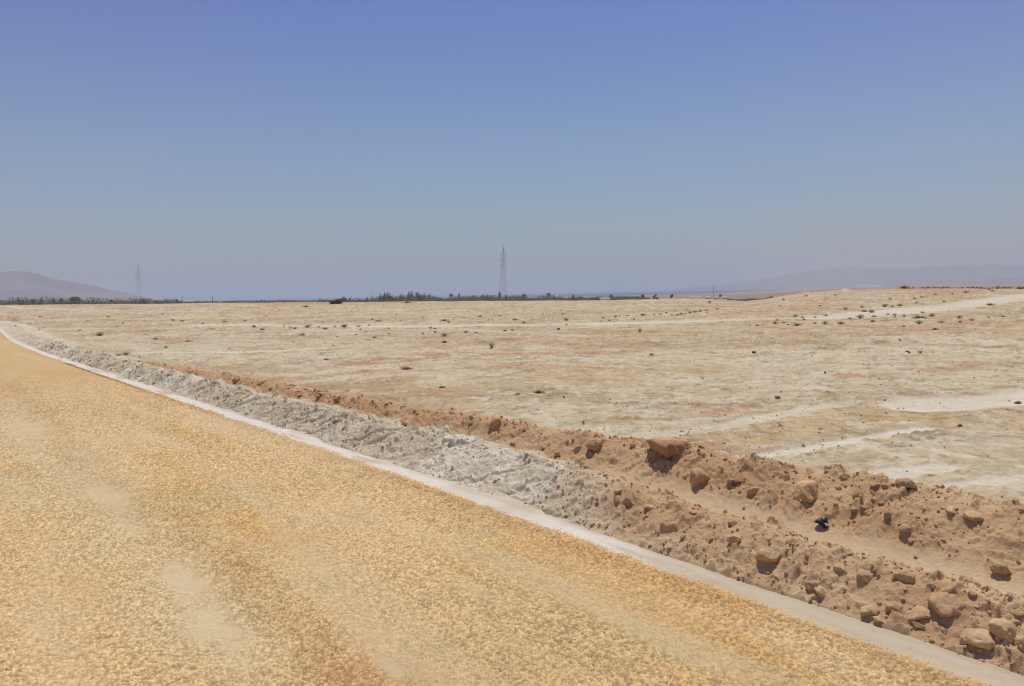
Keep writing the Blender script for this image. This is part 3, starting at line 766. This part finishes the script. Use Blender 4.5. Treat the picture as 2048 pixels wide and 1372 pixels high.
for px, top, w in ((764, 588, 15), (797, 589, 14), (812, 586, 15), (825, 585, 14), (838, 586, 14), (850, 588, 12), (778, 588, 14), (758, 590, 16), (772, 585, 18), (785, 592, 14), (806, 592, 14), (818, 584, 14), (831, 585, 14), (843, 589, 14), (855, 588, 12)):
    place_tree('spiky', px, top, w, 'grey green spiky tree in the dense clump left of the pylon', GC)
for px, top, w in ((960, 590, 18), (972, 592, 14), (948, 592, 12), (985, 594, 10)):
    place_tree('spiky', px, top, w, 'ragged upright tree between the lone palm and the pylon', GC)
place_tree('palm', 902, 587, 9, 'lone palm with a full head left of the pylon', GC)
place_tree('palm', 1047, 588, 12, 'short palm just right of the taller pylon', GC)
place_tree('palm', 1097, 586, 14, 'dark palm by the tiny white building right of the pylon', GC)
place_tree('cone', 918, 590, 6, 'slender tree beside the lone palm', GC)
place_tree('cone', 999, 587, 7, 'slender tree at the left foot of the taller pylon', GC)
place_tree('cone', 1012, 593, 6, 'slender tree at the right foot of the taller pylon', GC)
place_tree('cone', 1107, 594, 6, 'slender tree beside the tiny white building', GC)
place_tree('cone', 1146, 592, 6, 'single slender tree in the low green line right of the pylon', GC)
place_tree('cone', 1222, 591, 7, 'slender dark tree above the low white shelter', GC)
place_tree('round', 1286, 586, 8, 'small thin crowned tree near the right end of the green line', GC)
place_tree('round', 1343, 587, 7, 'last small tree on the pale shore right of the green line', GC)
place_tree('low', 1440, 589, 9, 'dark round tree behind the white sheds', GC, 620)

BELT = ((-100, 12), (200, 12), (345, 9), (375, 4), (640, 5), (690, 6.5), (740, 9), (765, 12), (862, 11.5), (890, 7), (950, 10), (1060, 9.5), (1160, 8.5), (1290, 6.5), (1300, 3))
BELT_AZ = np.array([az_of(b[0]) for b in BELT]); BELT_H = np.array([b[1] for b in BELT])
def scrub(name, a0, a1, r0, r1, n, hmin, hmax, label, fn=None):
    P = []
    A = RNG.uniform(a0, a1, n); R = RNG.uniform(r0, r1, n); x, y = R*np.sin(A), R*np.cos(A)
    dens = fbm(A*70, R*0.02, 511, 3); hh = (hmin + (hmax - hmin)*sst(-.5, .7, dens))*RNG.uniform(.4, 1, n)
    if hmax > 10: hh = np.interp(A, BELT_AZ, BELT_H)*(.45 + .75*sst(-.6, .6, dens))*RNG.uniform(.4, 1, n)
    ze = np.interp(A, EDGE_AZ, EDGE_Z); los = H + (ze - H)*R/R_EDGE; g = plain_z(x, y)
    z = g + (np.maximum(los - g, 0) + hh*R/FPX)*RNG.uniform(0.15, 1, n)**0.6
    V, F, C = leaf_cloud(np.stack([x, y, z], -1), 0.30, np.array((.115, .128, .080)) if hmax > 10 else np.array((.135, .125, .085)))
    tag(mesh_np(name, V, F, M_LEAF, C, smooth=False), label, 'scrub', kind='stuff')
scrub('scrub_belt', az_of(-60), az_of(1300), 300, 460, 60000, 2, 13, 'continuous belt of green scrub along the horizon')
scrub('scrub_belt', az_of(1455), az_of(1545), 300, 400, 3500, .5, 3.5, 'dark scrub patch in the dip behind the sand mound')
scrub('scrub_belt', az_of(1800), az_of(2120), 175, 215, 1500, 0, 2.4, 'thin line of scrub on the right rim of the plain')

# ---------------------------------------------------------------- desert shrubs
OLIVE = [np.array(c) for c in ((.58, .53, .33), (.66, .55, .37), (.72, .58, .40), (.48, .47, .28))]
def make_shrub(seed, kind):
    global RNG
    RNG = np.random.default_rng(900 + seed); random.seed(900 + seed)
    root = empty('desert_shrub', (0, 0, 0)); tv, tf, P = MB(), None, []
    n = 28 if kind == 'dense' else 20
    for i in range(n):
        a = random.uniform(0, 6.28); lean = random.uniform(.1, 1.15) if kind == 'dense' else random.uniform(.05, .8)
        L = random.uniform(.55, 1.0)*(1 - .25*lean*0); tip = Vector((math.cos(a)*math.sin(lean)*L*.62, math.sin(a)*math.sin(lean)*L*.62, math.cos(lean)*L))
        mid = tip*.5 + Vector((random.uniform(-.06, .06), random.uniform(-.06, .06), .05)); w = .022 if kind == 'dense' else .03
        tv.bar((0, 0, -.05), mid, w, w*.7); tv.bar(mid, tip, w*.7, w*.3)
        for q in RNG.uniform(.35, 1, 12 if kind == 'dense' else 5):
            P.append(np.array(mid + (tip - mid)*(q*2 - 1) if q > .5 else Vector(mid)*q*2) + RNG.normal(size=3)*.055)
    tw = mesh_np('stems', tv.v, tv.f, M_TWIG, np.broadcast_to(np.array((.60, .48, .34)), (len(tv.v), 3)), smooth=False, parent=root)
    V, F, C = leaf_cloud(np.array(P), .075 if kind == 'dense' else .05, OLIVE[seed % 4])
    mesh_np('leaves', V, F, M_TWIG, C, smooth=False, parent=root)
    return root
SHP, SHN = {}, [0]
def shrub(px, py, w, h, label, group, kind='dense'):
    x, y, z, r = hit(px, py + h*0.42)
    SHN[0] += 1; k = (kind, SHN[0] % 5)
    if k not in SHP: o = SHP[k] = make_shrub(SHN[0] % 5, kind)
    else: o = copy_tree(SHP[k])
    s = r/FPX
    o.location = (x, y, z - 0.01); vk = .85 + .3*((SHN[0]*.618) % 1); wd = max(w*s*1.12*vk, .05); o.scale = (wd, wd*1.1, max(h*s*(.62 + .35*((SHN[0]*.381) % 1)), .03))
    o.rotation_euler[2] = (SHN[0]*2.399) % 6.28
    tag(o, label, 'shrub', group)

G1 = 'dry shrubs scattered over the plain'
ROW1 = [(525, 657, 14), (568, 652, 6), (581, 653, 9), (591, 655, 12), (615, 652, 16), (622, 650, 7), (637, 653, 8), (650, 656, 14), (670, 652, 8), (689, 651, 20), (718, 651, 12), (738, 650, 8), (721, 658, 8)]
for px, py, w in ROW1: shrub(px, py, w, w*.36 + 1.2, 'small dark tuft in the row along the pale track left of centre', 'tufts along the pale track')
ROW2 = [(646, 643, 8), (745, 638, 8), (758, 640, 14), (801, 641, 6), (847, 635, 6), (888, 639, 18), (897, 643, 9), (907, 638, 5), (928, 635, 6), (960, 632, 14), (977, 637, 5), (985, 639, 6), (1000, 631, 9), (1030, 638, 16), (1048, 644, 14), (1125, 627, 8), (1122, 618, 5), (1085, 629, 7), (1100, 629, 6)]
for px, py, w in ROW2: shrub(px, py, w, w*.32 + 1.2, 'low tuft on the far plain beyond the pale track, under the pylon', 'tufts beyond the pale track')
ROW3 = [(1206, 635, 8), (1218, 640, 10), (1201, 642, 6), (1231, 632, 12), (1240, 631, 8), (1256, 630, 8), (1268, 637, 8), (1285, 628.5, 16), (1308, 629, 8), (1321, 628, 9), (1343, 630, 8), (1355, 629, 10), (1362, 626, 12), (1370, 627, 8), (1380, 624, 12), (1390, 622, 14), (1401, 621, 12), (1412, 619, 11), (1434, 617, 10), (1414, 625, 6), (1375, 619, 7), (1333, 625, 8)]
for px, py, w in ROW3: shrub(px, py, w, w*.34 + 1.2, 'green grey tuft in the long belt running up to the sand mound', 'belt of tufts left of the right rise')
ROW4 = [(1550, 645, 12), (1567, 644, 12), (1576, 648.5, 8), (1594, 647, 22), (1631, 645, 10), (1650, 645, 16), (1682, 644, 18), (1720, 632, 20), (1748, 631.5, 12), (1747, 641, 14), (1776, 628, 8), (1790, 628, 10), (1789, 633, 8), (1808, 631, 9), (1845, 624, 10), (1864, 629.5, 16), (1884, 642.5, 16), (1918, 633.5, 14), (1920, 643, 10), (1943, 638.5, 12), (1977, 634, 6), (1808, 652, 7), (1870, 657, 14), (1652, 630, 10), (1630, 633, 8), (1605, 634, 10), (1591, 631, 12), (1554, 639, 9), (1608, 638, 9), (2004, 632, 12), (1700, 636, 8), (1838, 644, 18)]
for px, py, w in ROW4: shrub(px, py, w, w*.40 + 1.5, 'olive shrub in the belt below the pale track on the right rise', 'belt of shrubs on the right rise')
shrub(1838, 632.5, 27, 10, 'largest dark olive shrub in the belt on the right rise', 'belt of shrubs on the right rise')
ROW5 = [(1770, 610, 18), (1784, 612, 9), (1800, 609, 16), (1724, 613, 12), (1729, 621, 16), (1691, 618, 8), (1742, 622, 18), (1833, 605, 8), (1843, 594, 9), (1830, 597, 9), (1888, 602, 9), (1780, 597, 10), (1980, 608, 18), (1670, 589, 9), (1567, 598, 9), (1932, 583, 12), (1985, 581, 9), (1690, 615, 12), (1870, 588, 8), (1905, 587, 7), (1560, 611, 7), (1640, 611, 9), (1685, 579, 5), (1978, 578, 8)]
for px, py, w in ROW5: shrub(px, py, w, w*.34 + 1.4, 'sparse low shrub on the upper part of the right rise', 'shrubs on the upper right rise')
ROW6 = [(32, 642, 4), (31, 651, 6), (78, 658, 6), (200, 668, 24), (175, 641, 8), (246, 646, 7), (346, 640, 8), (365, 641, 12), (406, 646, 8), (450, 642, 13), (490, 641, 11), (508, 652, 12), (310, 677, 13), (332, 694, 11), (378, 681, 14), (653, 717, 15), (605, 668, 18), (666, 690, 7), (675, 673, 8), (457, 697, 4), (80, 632, 8), (160, 660, 10), (215, 632, 10), (325, 628, 9)]
for px, py, w in ROW6: shrub(px, py, w, w*.30 + 1.4, 'lone brown tuft on the left half of the plain', G1)
ROW7 = [(861, 655, 10), (869, 656, 9), (846, 666, 9), (870, 664, 9), (889, 668, 20), (932, 663, 14), (953, 664, 12), (712, 668, 7), (778, 667, 8), (749, 673, 12), (777, 656, 8), (1025, 658, 12), (1010, 660, 12), (1133, 649, 8), (1500, 650, 6), (1514, 649.5, 12), (1525, 650, 5), (1655, 783, 8), (1840, 703, 14)]
for px, py, w in ROW7: shrub(px, py, w, w*.36 + 1.4, 'small olive tuft on the mid plain before the pale track', G1)
for px, py, w, h, lab, kd in ((237, 708, 16, 9, 'left of two touching dark shrubs by the pale streak behind the bank', 'dense'), (252, 706, 17, 9, 'right of two touching dark shrubs by the pale streak behind the bank', 'dense'),
        (612, 612.5, 22, 5, 'low bright olive shrub on the orange rim left of the dark one', 'dense'), (815, 603.5, 30, 5, 'wide green shrub on the rim below the spiky trees', 'dense'),
        (890, 682, 18, 8, 'rusty brown shrub left of the twiggy one at mid plain', 'dense'), (983, 690, 26, 16, 'twiggy open shrub standing alone at the middle of the plain', 'open'),
        (1132, 637, 13, 9, 'dark compact shrub on the low tan mound', 'dense'), (1280, 660, 20, 13, 'twiggy pale shrub alone right of the middle', 'open'),
        (1303, 707, 26, 9, 'sparse dark twigs on the plain below the pale lone shrub', 'open'), (1080, 780, 30, 12, 'grey clump of dry twigs behind the earth berm', 'dense'),
        (1036, 786, 16, 6, 'smaller grey clump left of the dry twig clump', 'dense'), (812, 733, 30, 11, 'grey tangled clump behind the brown berm left of centre', 'dense'),
        (1167, 843, 12, 10, 'small upright dark plant just behind the berm', 'open'), (1640, 855, 14, 8, 'bent dry sprig in the ochre patch', 'open'),
        (1811, 573, 24, 10, 'dark clustered bush standing up on the right skyline', 'dense'), (1995, 574.5, 18, 8, 'rounded grey bush on the right skyline', 'dense'),
        (2041, 574, 30, 10, 'dark green bush cut by the right frame edge', 'dense'), (1612, 591, 10, 5, 'small orange tinted tuft on the orange rim', 'dense'),
        (1419, 604, 8, 6, 'dark tuft in the dip below the white sheds', 'dense')):
    shrub(px, py, w, h, lab, G1, kd)
def fallen(px, py):
    x, y, z, r = hit(px, py); s = r/FPX
    root = empty('green_shrub', (x, y, z), 0.3); tag(root, 'dark green leaning bush with spreading branches on the far rim', 'shrub', G1)
    m = MB(); P = []
    for i in range(40):
        u = random.uniform(-1, 1); tip = Vector((u*14*s + 3*s, random.uniform(-6, 6)*s, (random.uniform(.2, 1)*(4 + 9*max(0, .5 + .5*u)))*s)); m.bar((-6*s, 0, 0), tip, .05, .02)
        for k in range(22): P.append(np.array(tip)*random.uniform(.5, 1.05) + RNG.normal(size=3)*1.3*s)
    m.build('branches', M_BARK, root); P = np.array(P); P[:, 2] = np.abs(P[:, 2])
    V, F, C = leaf_cloud(P, .16, np.array((.12, .14, .07))); mesh_np('leaves', V, F, M_LEAF, C, smooth=False, parent=root)
fallen(672, 608)

# ---------------------------------------------------------------- rocks and clods
def ico(n):
    import bmesh
    bm = bmesh.new(); bmesh.ops.create_icosphere(bm, subdivisions=n, radius=1.0)
    V = np.array([v.co for v in bm.verts]); F = np.array([[v.index for v in f.verts] for f in bm.faces]); bm.free(); return V, F
IV4, IF4 = ico(4); IV1, IF1 = ico(1)
def rock_shape(seed, nplane=8, rough=0.13, rnd=0.04):
    g = np.random.default_rng(seed); N = g.normal(size=(nplane, 3)); N /= np.linalg.norm(N, axis=1)[:, None]; D = g.uniform(.62, 1.0, nplane)
    q = N @ IV4.T; R = np.where(q > 0.05, D[:, None]/np.maximum(q, .05), 9).min(0); R = np.minimum(R, 1.25)
    R = R*(1 - rnd) + rnd*0.85
    V = IV4*R[:, None]
    a, b = V[:, 0]*2.6 + V[:, 2]*1.7 + seed*3.1, V[:, 1]*2.6 - V[:, 2]*1.3
    return V*(1 + rough*fbm(a, b, seed, 5, .6) + rough*.8*fbm(a*3.1, b*3.1, seed + 3, 3))[:, None]

BROWN, REDB, GREYR = lin(196, 163, 124, 1.0), lin(184, 146, 109, 1.0), lin(200, 188, 160, 1.0)
def rock_mesh(name, seed, dims, col, **kw):
    V = rock_shape(seed, **kw)*np.array(dims)/2/0.86
    c = col*(1 + .20*fbm(V[:, 0]*14 + seed, V[:, 1]*14 + V[:, 2]*9, seed + 1, 4))[:, None]
    return mesh_np(name, V, IF4, M_ROCK, c, smooth=True)
def rock(px, py, w, h, label, seed, col=BROWN, sink=0.3, rz=0.0, tilt=0.0, depth=0.8, group='large clods on the earth banks', name='earth_clod', cat='clod', **kw):
    x, y, z, r = hit(px, py + h*0.30); s = math.hypot(r, H - z)/FPX
    low = px > 1660 and py > 1120 and not (px == 1893 or px == 2001)
    dims = (w*s*(.66 if low else .74 if px == 1893 else .88), w*s*depth*.85*(.8 if low else 1), h*s*(.62 if low else .72 if px == 1893 else .92)); sink = sink + (.22 if low else .20)
    if group.startswith('large'):
        Yk, Tk = road_co(np.array([x]), np.array([y])); k = np.array([.93, .89, .86]) if col is REDB else (1.04 if col is BROWN else 1.10)
        col = bank_colour(np.array([x]), np.array([y]), Yk, Tk)[0]*k
    o = rock_mesh(name, seed, dims, col, **kw)
    o.location = (x, y, z + dims[2]*(0.5 - sink)); o.rotation_euler = (tilt, 0, -math.atan2(x, y) + rz)
    return tag(o, label, cat, group)
ROCKS = [
 (1192, 888, 38, 22, 'blocky clod with a flat top and dark front on the berm left of the largest', REDB, .2, 0, .35, .9),
 (1397, 955, 42, 32, 'rounded clod sitting right below the largest broken clod', BROWN, .25, .2, .15, .9),
 (1475, 956, 22, 14, 'small dark clod midway down the berm right of the rounded one', REDB, .2, .5, .2, 1),
 (1617, 981, 46, 30, 'flat topped clod with a deep shadow on the berm above the black scrap', BROWN, .2, .1, .3, 1),
 (1815, 968, 32, 14, 'reddish flat stone lying on the berm crest at right', REDB, .25, -.3, 0, .7),
 (1718, 989, 22, 13, 'dark clod on the berm face right of the flat topped one', REDB, .25, .8, .1, 1),
 (1540, 1112, 36, 24, 'slab with an overhanging edge in the middle of the near bank', BROWN, .2, .15, .4, .9),
 (1470, 1075, 26, 15, 'small slab with a dark underside left above the larger slab', BROWN, .2, .3, .4, .9),
 (1258, 1001, 22, 18, 'angular clod where the grey bank turns brown', BROWN, .3, .6, .3, 1),
 (1235, 997, 15, 13, 'smaller clod touching the angular one where grey turns brown', BROWN, .3, .1, .2, 1),
 (1735, 1146, 38, 20, 'wedge shaped clod on the near bank left of the pale twin', BROWN, .3, .3, .3, .9),
 (1812, 1148, 42, 26, 'pale rounded clod on the near bank right of the wedge', lin(208, 172, 132, 1.0), .35, 0, .1, .9),
 (1626, 1173, 20, 20, 'upright brown clod by the strip, left of a rounder one', REDB, .3, .2, 0, .9),
 (1641, 1182, 20, 16, 'round clod touching the upright one near the strip', BROWN, .25, .9, 0, 1),
 (1736, 1221, 40, 26, 'rounded clod at the foot of the near bank beside the strip', BROWN, .3, .2, .1, .8),
 (1790, 1210, 38, 28, 'sloping faced clod right of the rounded one near the strip', BROWN, .35, .4, .2, .8),
 (1838, 1225, 48, 28, 'broad flat clod between the sloping clod and the overhanging one', lin(208, 172, 132, 1.0), .4, .1, .15, .9),
 (1893, 1205, 56, 38, 'large overhanging clod with a dark curved underside, lower right', BROWN, .25, -.5, .45, .9),
 (2003, 1256, 50, 42, 'large boulder like clod at lower right near the frame edge', BROWN, .3, .3, .2, .9),
 (1962, 1278, 64, 36, 'broad slab leaning below the boulder like clod, lower right', lin(206, 168, 128, 1.0), .4, -.2, .3, .8),
 (2001, 1134, 26, 18, 'angular stone standing in the pale trough at right', REDB, .15, .4, .1, .9),
 (993, 843, 26, 18, 'dark peaked clod standing on the berm crest left of centre', REDB, .25, .4, .1, 1),
 (890, 877, 14, 11, 'grey stone on top of the grey bank crest', GREYR, .3, .2, 0, 1),
 (903, 882, 14, 9, 'flat grey stone right beside the other on the grey crest', GREYR, .3, .7, 0, 1),
 (1507, 983, 20, 13, 'pale disc of earth on the berm face above the trough', lin(210, 176, 136, 1.0), .4, .2, .3, .6),
 (1752, 968, 18, 9, 'dark clod left of the reddish flat stone on the berm crest', REDB, .3, .2, 0, 1),
 (1775, 971, 16, 8, 'reddish clod just left of the flat stone on the crest', REDB, .3, .7, 0, 1),
 (1690, 951, 14, 11, 'small yellowish clod on the berm crest', lin(190, 150, 100, .92), .3, .4, 0, 1),
 (1680, 1131, 24, 18, 'rounded pale clod on the near bank left of the wedge', lin(208, 172, 132, 1.0), .4, .1, 0, 1),
 (1905, 1320, 22, 12, 'small broken clod low on the bank near the bottom right', BROWN, .3, .5, 0, 1),
 (1756, 1240, 22, 10, 'flat crumbled clod on the strip edge below the rounded one', BROWN, .3, .5, .2, 1),
 (2036, 1230, 22, 12, 'dark clod at the right frame edge above the boulder', REDB, .3, .3, 0, 1),
 (1950, 1030, 26, 12, 'clod on the upper berm face at right', BROWN, .35, .3, .2, 1),
 (1905, 1020, 22, 12, 'clod left of the upper one on the right berm face', BROWN, .35, .7, .2, 1),
 (1775, 1030, 14, 16, 'thin wedge of earth casting a slanted shadow on the berm', REDB, .3, .2, .3, .5),
 (1300, 1013, 16, 10, 'small clod right of the angular pair on the near bank', BROWN, .3, .2, .2, 1),
]
for i, (px, py, w, h, lab, cc, sk, rz, tl, dp) in enumerate(ROCKS):
    rock(px, py, w, h, lab, 20 + i*7, cc, sk, rz, tl, dp)
# the largest clod: a broken wedge, its near side overhanging
bx, by, bz, br = hit(1338, 908); s = br/FPX*1.02
V = rock_shape(3, 9, .16, .12); V = V*np.array([44*s, 44*s, 25*s])
V[:, 1] -= np.clip(V[:, 2], 0, 9)*0.35; low = V[:, 2] < 0; V[low, 1] += np.abs(V[low, 2])*0.9
Yk, Tk = road_co(np.array([bx]), np.array([by])); c = mix(np.broadcast_to(bank_colour(np.array([bx]), np.array([by]), Yk, Tk)[0]*1.05, (len(V), 3)).copy(), lin(174, 136, 106, .95), sst(-.1, -.5, V[:, 1]/(40*s)))  # near side mixed redder and darker: broken earth with its shade painted in
o = mesh_np('earth_clod', V, IF4, M_ROCK, c); o.location = (bx + .02, by + .06, bz + 4*s); o.rotation_euler = (0.05, .06, -math.atan2(bx, by) - .15)
tag(o, 'largest broken clod with an overhanging reddish front on the berm', 'clod', 'large clods on the earth banks')

# smaller clods: copies of a few shapes, each its own object
def scatter_st(n, y0, y1, ta, tb_):
    q = RNG.uniform(0, 1, n); Yg = y0*(y1/y0)**q; T = RNG.uniform(ta, tb_, n)
    e, d = edge(Yg); m = np.hypot(1, d); x, y = e + T/m, Yg - T*d/m
    return x, y, Yg, T
RNG = np.random.default_rng(77); random.seed(77)
protos = {k: [rock_mesh('small_clod', 300 + j + 10*i, (1, .85, .7), cc).data for j in range(5)] for i, (k, cc) in enumerate((('brown', BROWN), ('red', REDB), ('grey', GREYR)))}
for o in [o for o in COL.objects if o.name.startswith('small_clod')]: bpy.data.objects.remove(o)
def clod_set(n, y0, y1, ta, tb_, smin, smax, key, label, group):
    x, y, Yg, T = scatter_st(n, y0, y1, ta, tb_); z = bank_z(Yg, T)
    t1, _, t2, _, _ = prof(Yg); gap = np.abs(T - t1 - .45*(t2 - t1)) < .15
    for i in range(n):
        if gap[i] and Yg[i] < 5.5: continue
        s = smin*(smax/smin)**(random.random()**1.7)*(0.5 + 0.10*Yg[i])
        o = bpy.data.objects.new('small_clod', random.choice(protos[key])); COL.objects.link(o)
        o.scale = (s*random.uniform(.8, 1.2), s*random.uniform(.8, 1.2), s*random.uniform(.7, 1.1))
        o.location = (x[i], y[i], z[i] + s*.12); o.rotation_euler = (random.uniform(-.5, .5), random.uniform(-.5, .5), random.uniform(0, 6.28))
        tag(o, label, 'clod', group)
clod_set(70, 2.6, 6.0, .95, 1.75, .025, .065, 'brown', 'small brown clod strewn over the right part of the far berm', 'small clods on the near part of the berm')
clod_set(45, 5.6, 14.0, .78, 1.15, .03, .07, 'red', 'small reddish clod along the crest of the far stretch of berm', 'small clods on the far part of the berm')
clod_set(80, 2.5, 4.9, .26, .95, .02, .055, 'brown', 'small brown clod on the brown face of the near bank', 'small clods on the brown near bank')
clod_set(55, 5.0, 20.0, .26, .75, .018, .045, 'grey', 'small grey stone on the grey rubble bank', 'small stones on the grey bank')

# litter and dark stones out on the plain
SP = [(1508, 705, 7, 5), (885, 774, 15, 4), (1117, 658, 6, 5), (1405, 756, 5, 4), (1128, 794, 6, 4), (1800, 679, 6, 4), (1920, 850, 11, 4), (2037, 805, 16, 6), (1555, 794, 34, 5), (1816, 703, 24, 2.5), (1650, 745, 5, 4)]
LB = ['tiny black stone alone on the plain at right of middle', 'flat black fragment on the plain just behind the berm', 'dark round stone near the pale track at centre', 'tiny black stone behind the trough clods, mid plain', 'little dark stone behind the grey twig clump', 'small black stone on the upper right plain', 'black stone beside the rough reddish patch', 'dark stick like stone at the right edge by the pale wash', 'long flat dark slab lying in the ochre plain', 'thin dark stick lying on the right plain', 'tiny dark stone left of the rough clod patch']
for i, ((px, py, w, h), lab) in enumerate(zip(SP, LB)):
    o = rock(px, py, w, h, lab, 700 + i, lin(120, 106, 92, .6), .25, .2*i, 0, .6 if w < 20 else .25, 'dark stones out on the plain', 'dark_stone', 'stone')

x, y, z, r = hit(1645, 1050); s = math.hypot(r, H)/FPX
root = empty('crumpled_scrap', (x, y, z), -math.atan2(x, y)); tag(root, 'crumpled black scrap with a pale lining lying in the trough', 'litter'); s *= .78
V = rock_shape(812, 8, .16, .15)*np.array([15*s, 12*s, 9*s]); V[:, 2] = V[:, 2]*(0.75 + 0.5*sst(-.6, .8, V[:, 0]/(15*s))) + 7*s
V[:, 2] -= 8*s*np.exp(-(((V[:, 0] - 5*s)/(6*s))**2 + ((V[:, 1] + 9*s)/(6*s))**2))
mesh_np('outer_skin', V, IF4, M_BLACK, parent=root)
V = rock_shape(815, 9, .10, .3)*np.array([5.5*s, 3*s, 3.4*s]) + np.array([8*s, -11*s, 3.4*s]); mesh_np('pale_lining', V, IF4, M_PALE, parent=root)

# ---------------------------------------------------------------- loose rubble and gravel: far too many to count
def rubble(name, x, y, z, size, col, label, flatn=.7):
    n = len(x); g = np.random.default_rng(5)
    J = IV1[None]*(1 + g.uniform(-.28, .28, (n, len(IV1), 1)))
    A = g.normal(size=(n, 3, 3)); Q = np.linalg.qr(A)[0]
    J = J*np.stack([g.uniform(.7, 1.3, n), g.uniform(.6, 1.1, n), g.uniform(.45, .9, n)], -1)[:, None, :]
    J = np.einsum('nij,nkj->nki', Q, J)*size[:, None, None]*.5
    V = (J + np.stack([x, y, z], -1)[:, None, :]).reshape(-1, 3)
    F = (IF1[None] + (np.arange(n)*len(IV1))[:, None, None]).reshape(-1, 3)
    C = np.repeat(col*g.uniform(.66, 1.28, (n, 1)), len(IV1), 0)
    return tag(mesh_np(name, V, F, M_RUB, C, smooth=False), label, 'rubble', kind='stuff')
x, y, Yg, T = scatter_st(22000, 2.4, 26, .2, 1.9)
t1, z1, t2, z2, zv = prof(Yg); tv = t1 + .45*(t2 - t1)
ok = (RNG.uniform(0, 1, len(x)) < np.where(np.abs(T - tv) < .13, .10, 1)*np.where(Yg > 14, (T < .9), True)*(.25 + .75*sst(-.3, .4, fbm(x*2.3, y*2.3, 601, 3))))
x, y, Yg, T = x[ok], y[ok], Yg[ok], T[ok]
sz = .0065*(5.0)**(RNG.uniform(0, 1, len(x))**2.8)*(0.6 + .10*Yg)
rubble('rubble', x, y, bank_z(Yg, T) + sz*.15, sz, bank_colour(x, y, Yg, T)*1.02, 'loose crumbs of earth and stone over both banks')
x, y, Yg, T = scatter_st(2600, 2.4, 20, -.05, .0); T = T + .2*RNG.uniform(0, 1, len(T))**10; e, d = edge(Yg); m = np.hypot(1, d); x, y = e + T/m, Yg - T*d/m; sz = .005*2.4**RNG.uniform(0, 1, len(x))*(.5 + .09*Yg)
rubble('gravel', x, y, sz*.25 + .003 + .012*sst(.02, .2, T)*(T > 0), sz, np.broadcast_to(lin(196, 152, 100, .95), (len(x), 3)), 'loose stones along the seam between road and strip')
A = RNG.uniform(-.66, .66, 22000); R = 1/RNG.uniform(1/70., 1/5.0, 22000); x, y = R*np.sin(A), R*np.cos(A); Yg, T = road_co(x, y)
dn = fbm(x*.5, y*.5, 611, 4, .6); ok = (T > 2.2) & (RNG.uniform(0, 1, len(x)) < .15 + .85*sst(-.1, .5, dn)); x, y, R = x[ok], y[ok], R[ok]
sz = .009*4**(RNG.uniform(0, 1, len(x))**3)*(.5 + R*.045)
rubble('gravel', x, y, plain_z(x, y) + sz*.15, sz, mix(np.broadcast_to(lin(206, 184, 148, 1), (len(x), 3)).copy(), lin(188, 152, 120, 1), RNG.uniform(0, 1, len(x))), 'scattered small stones over the plain')
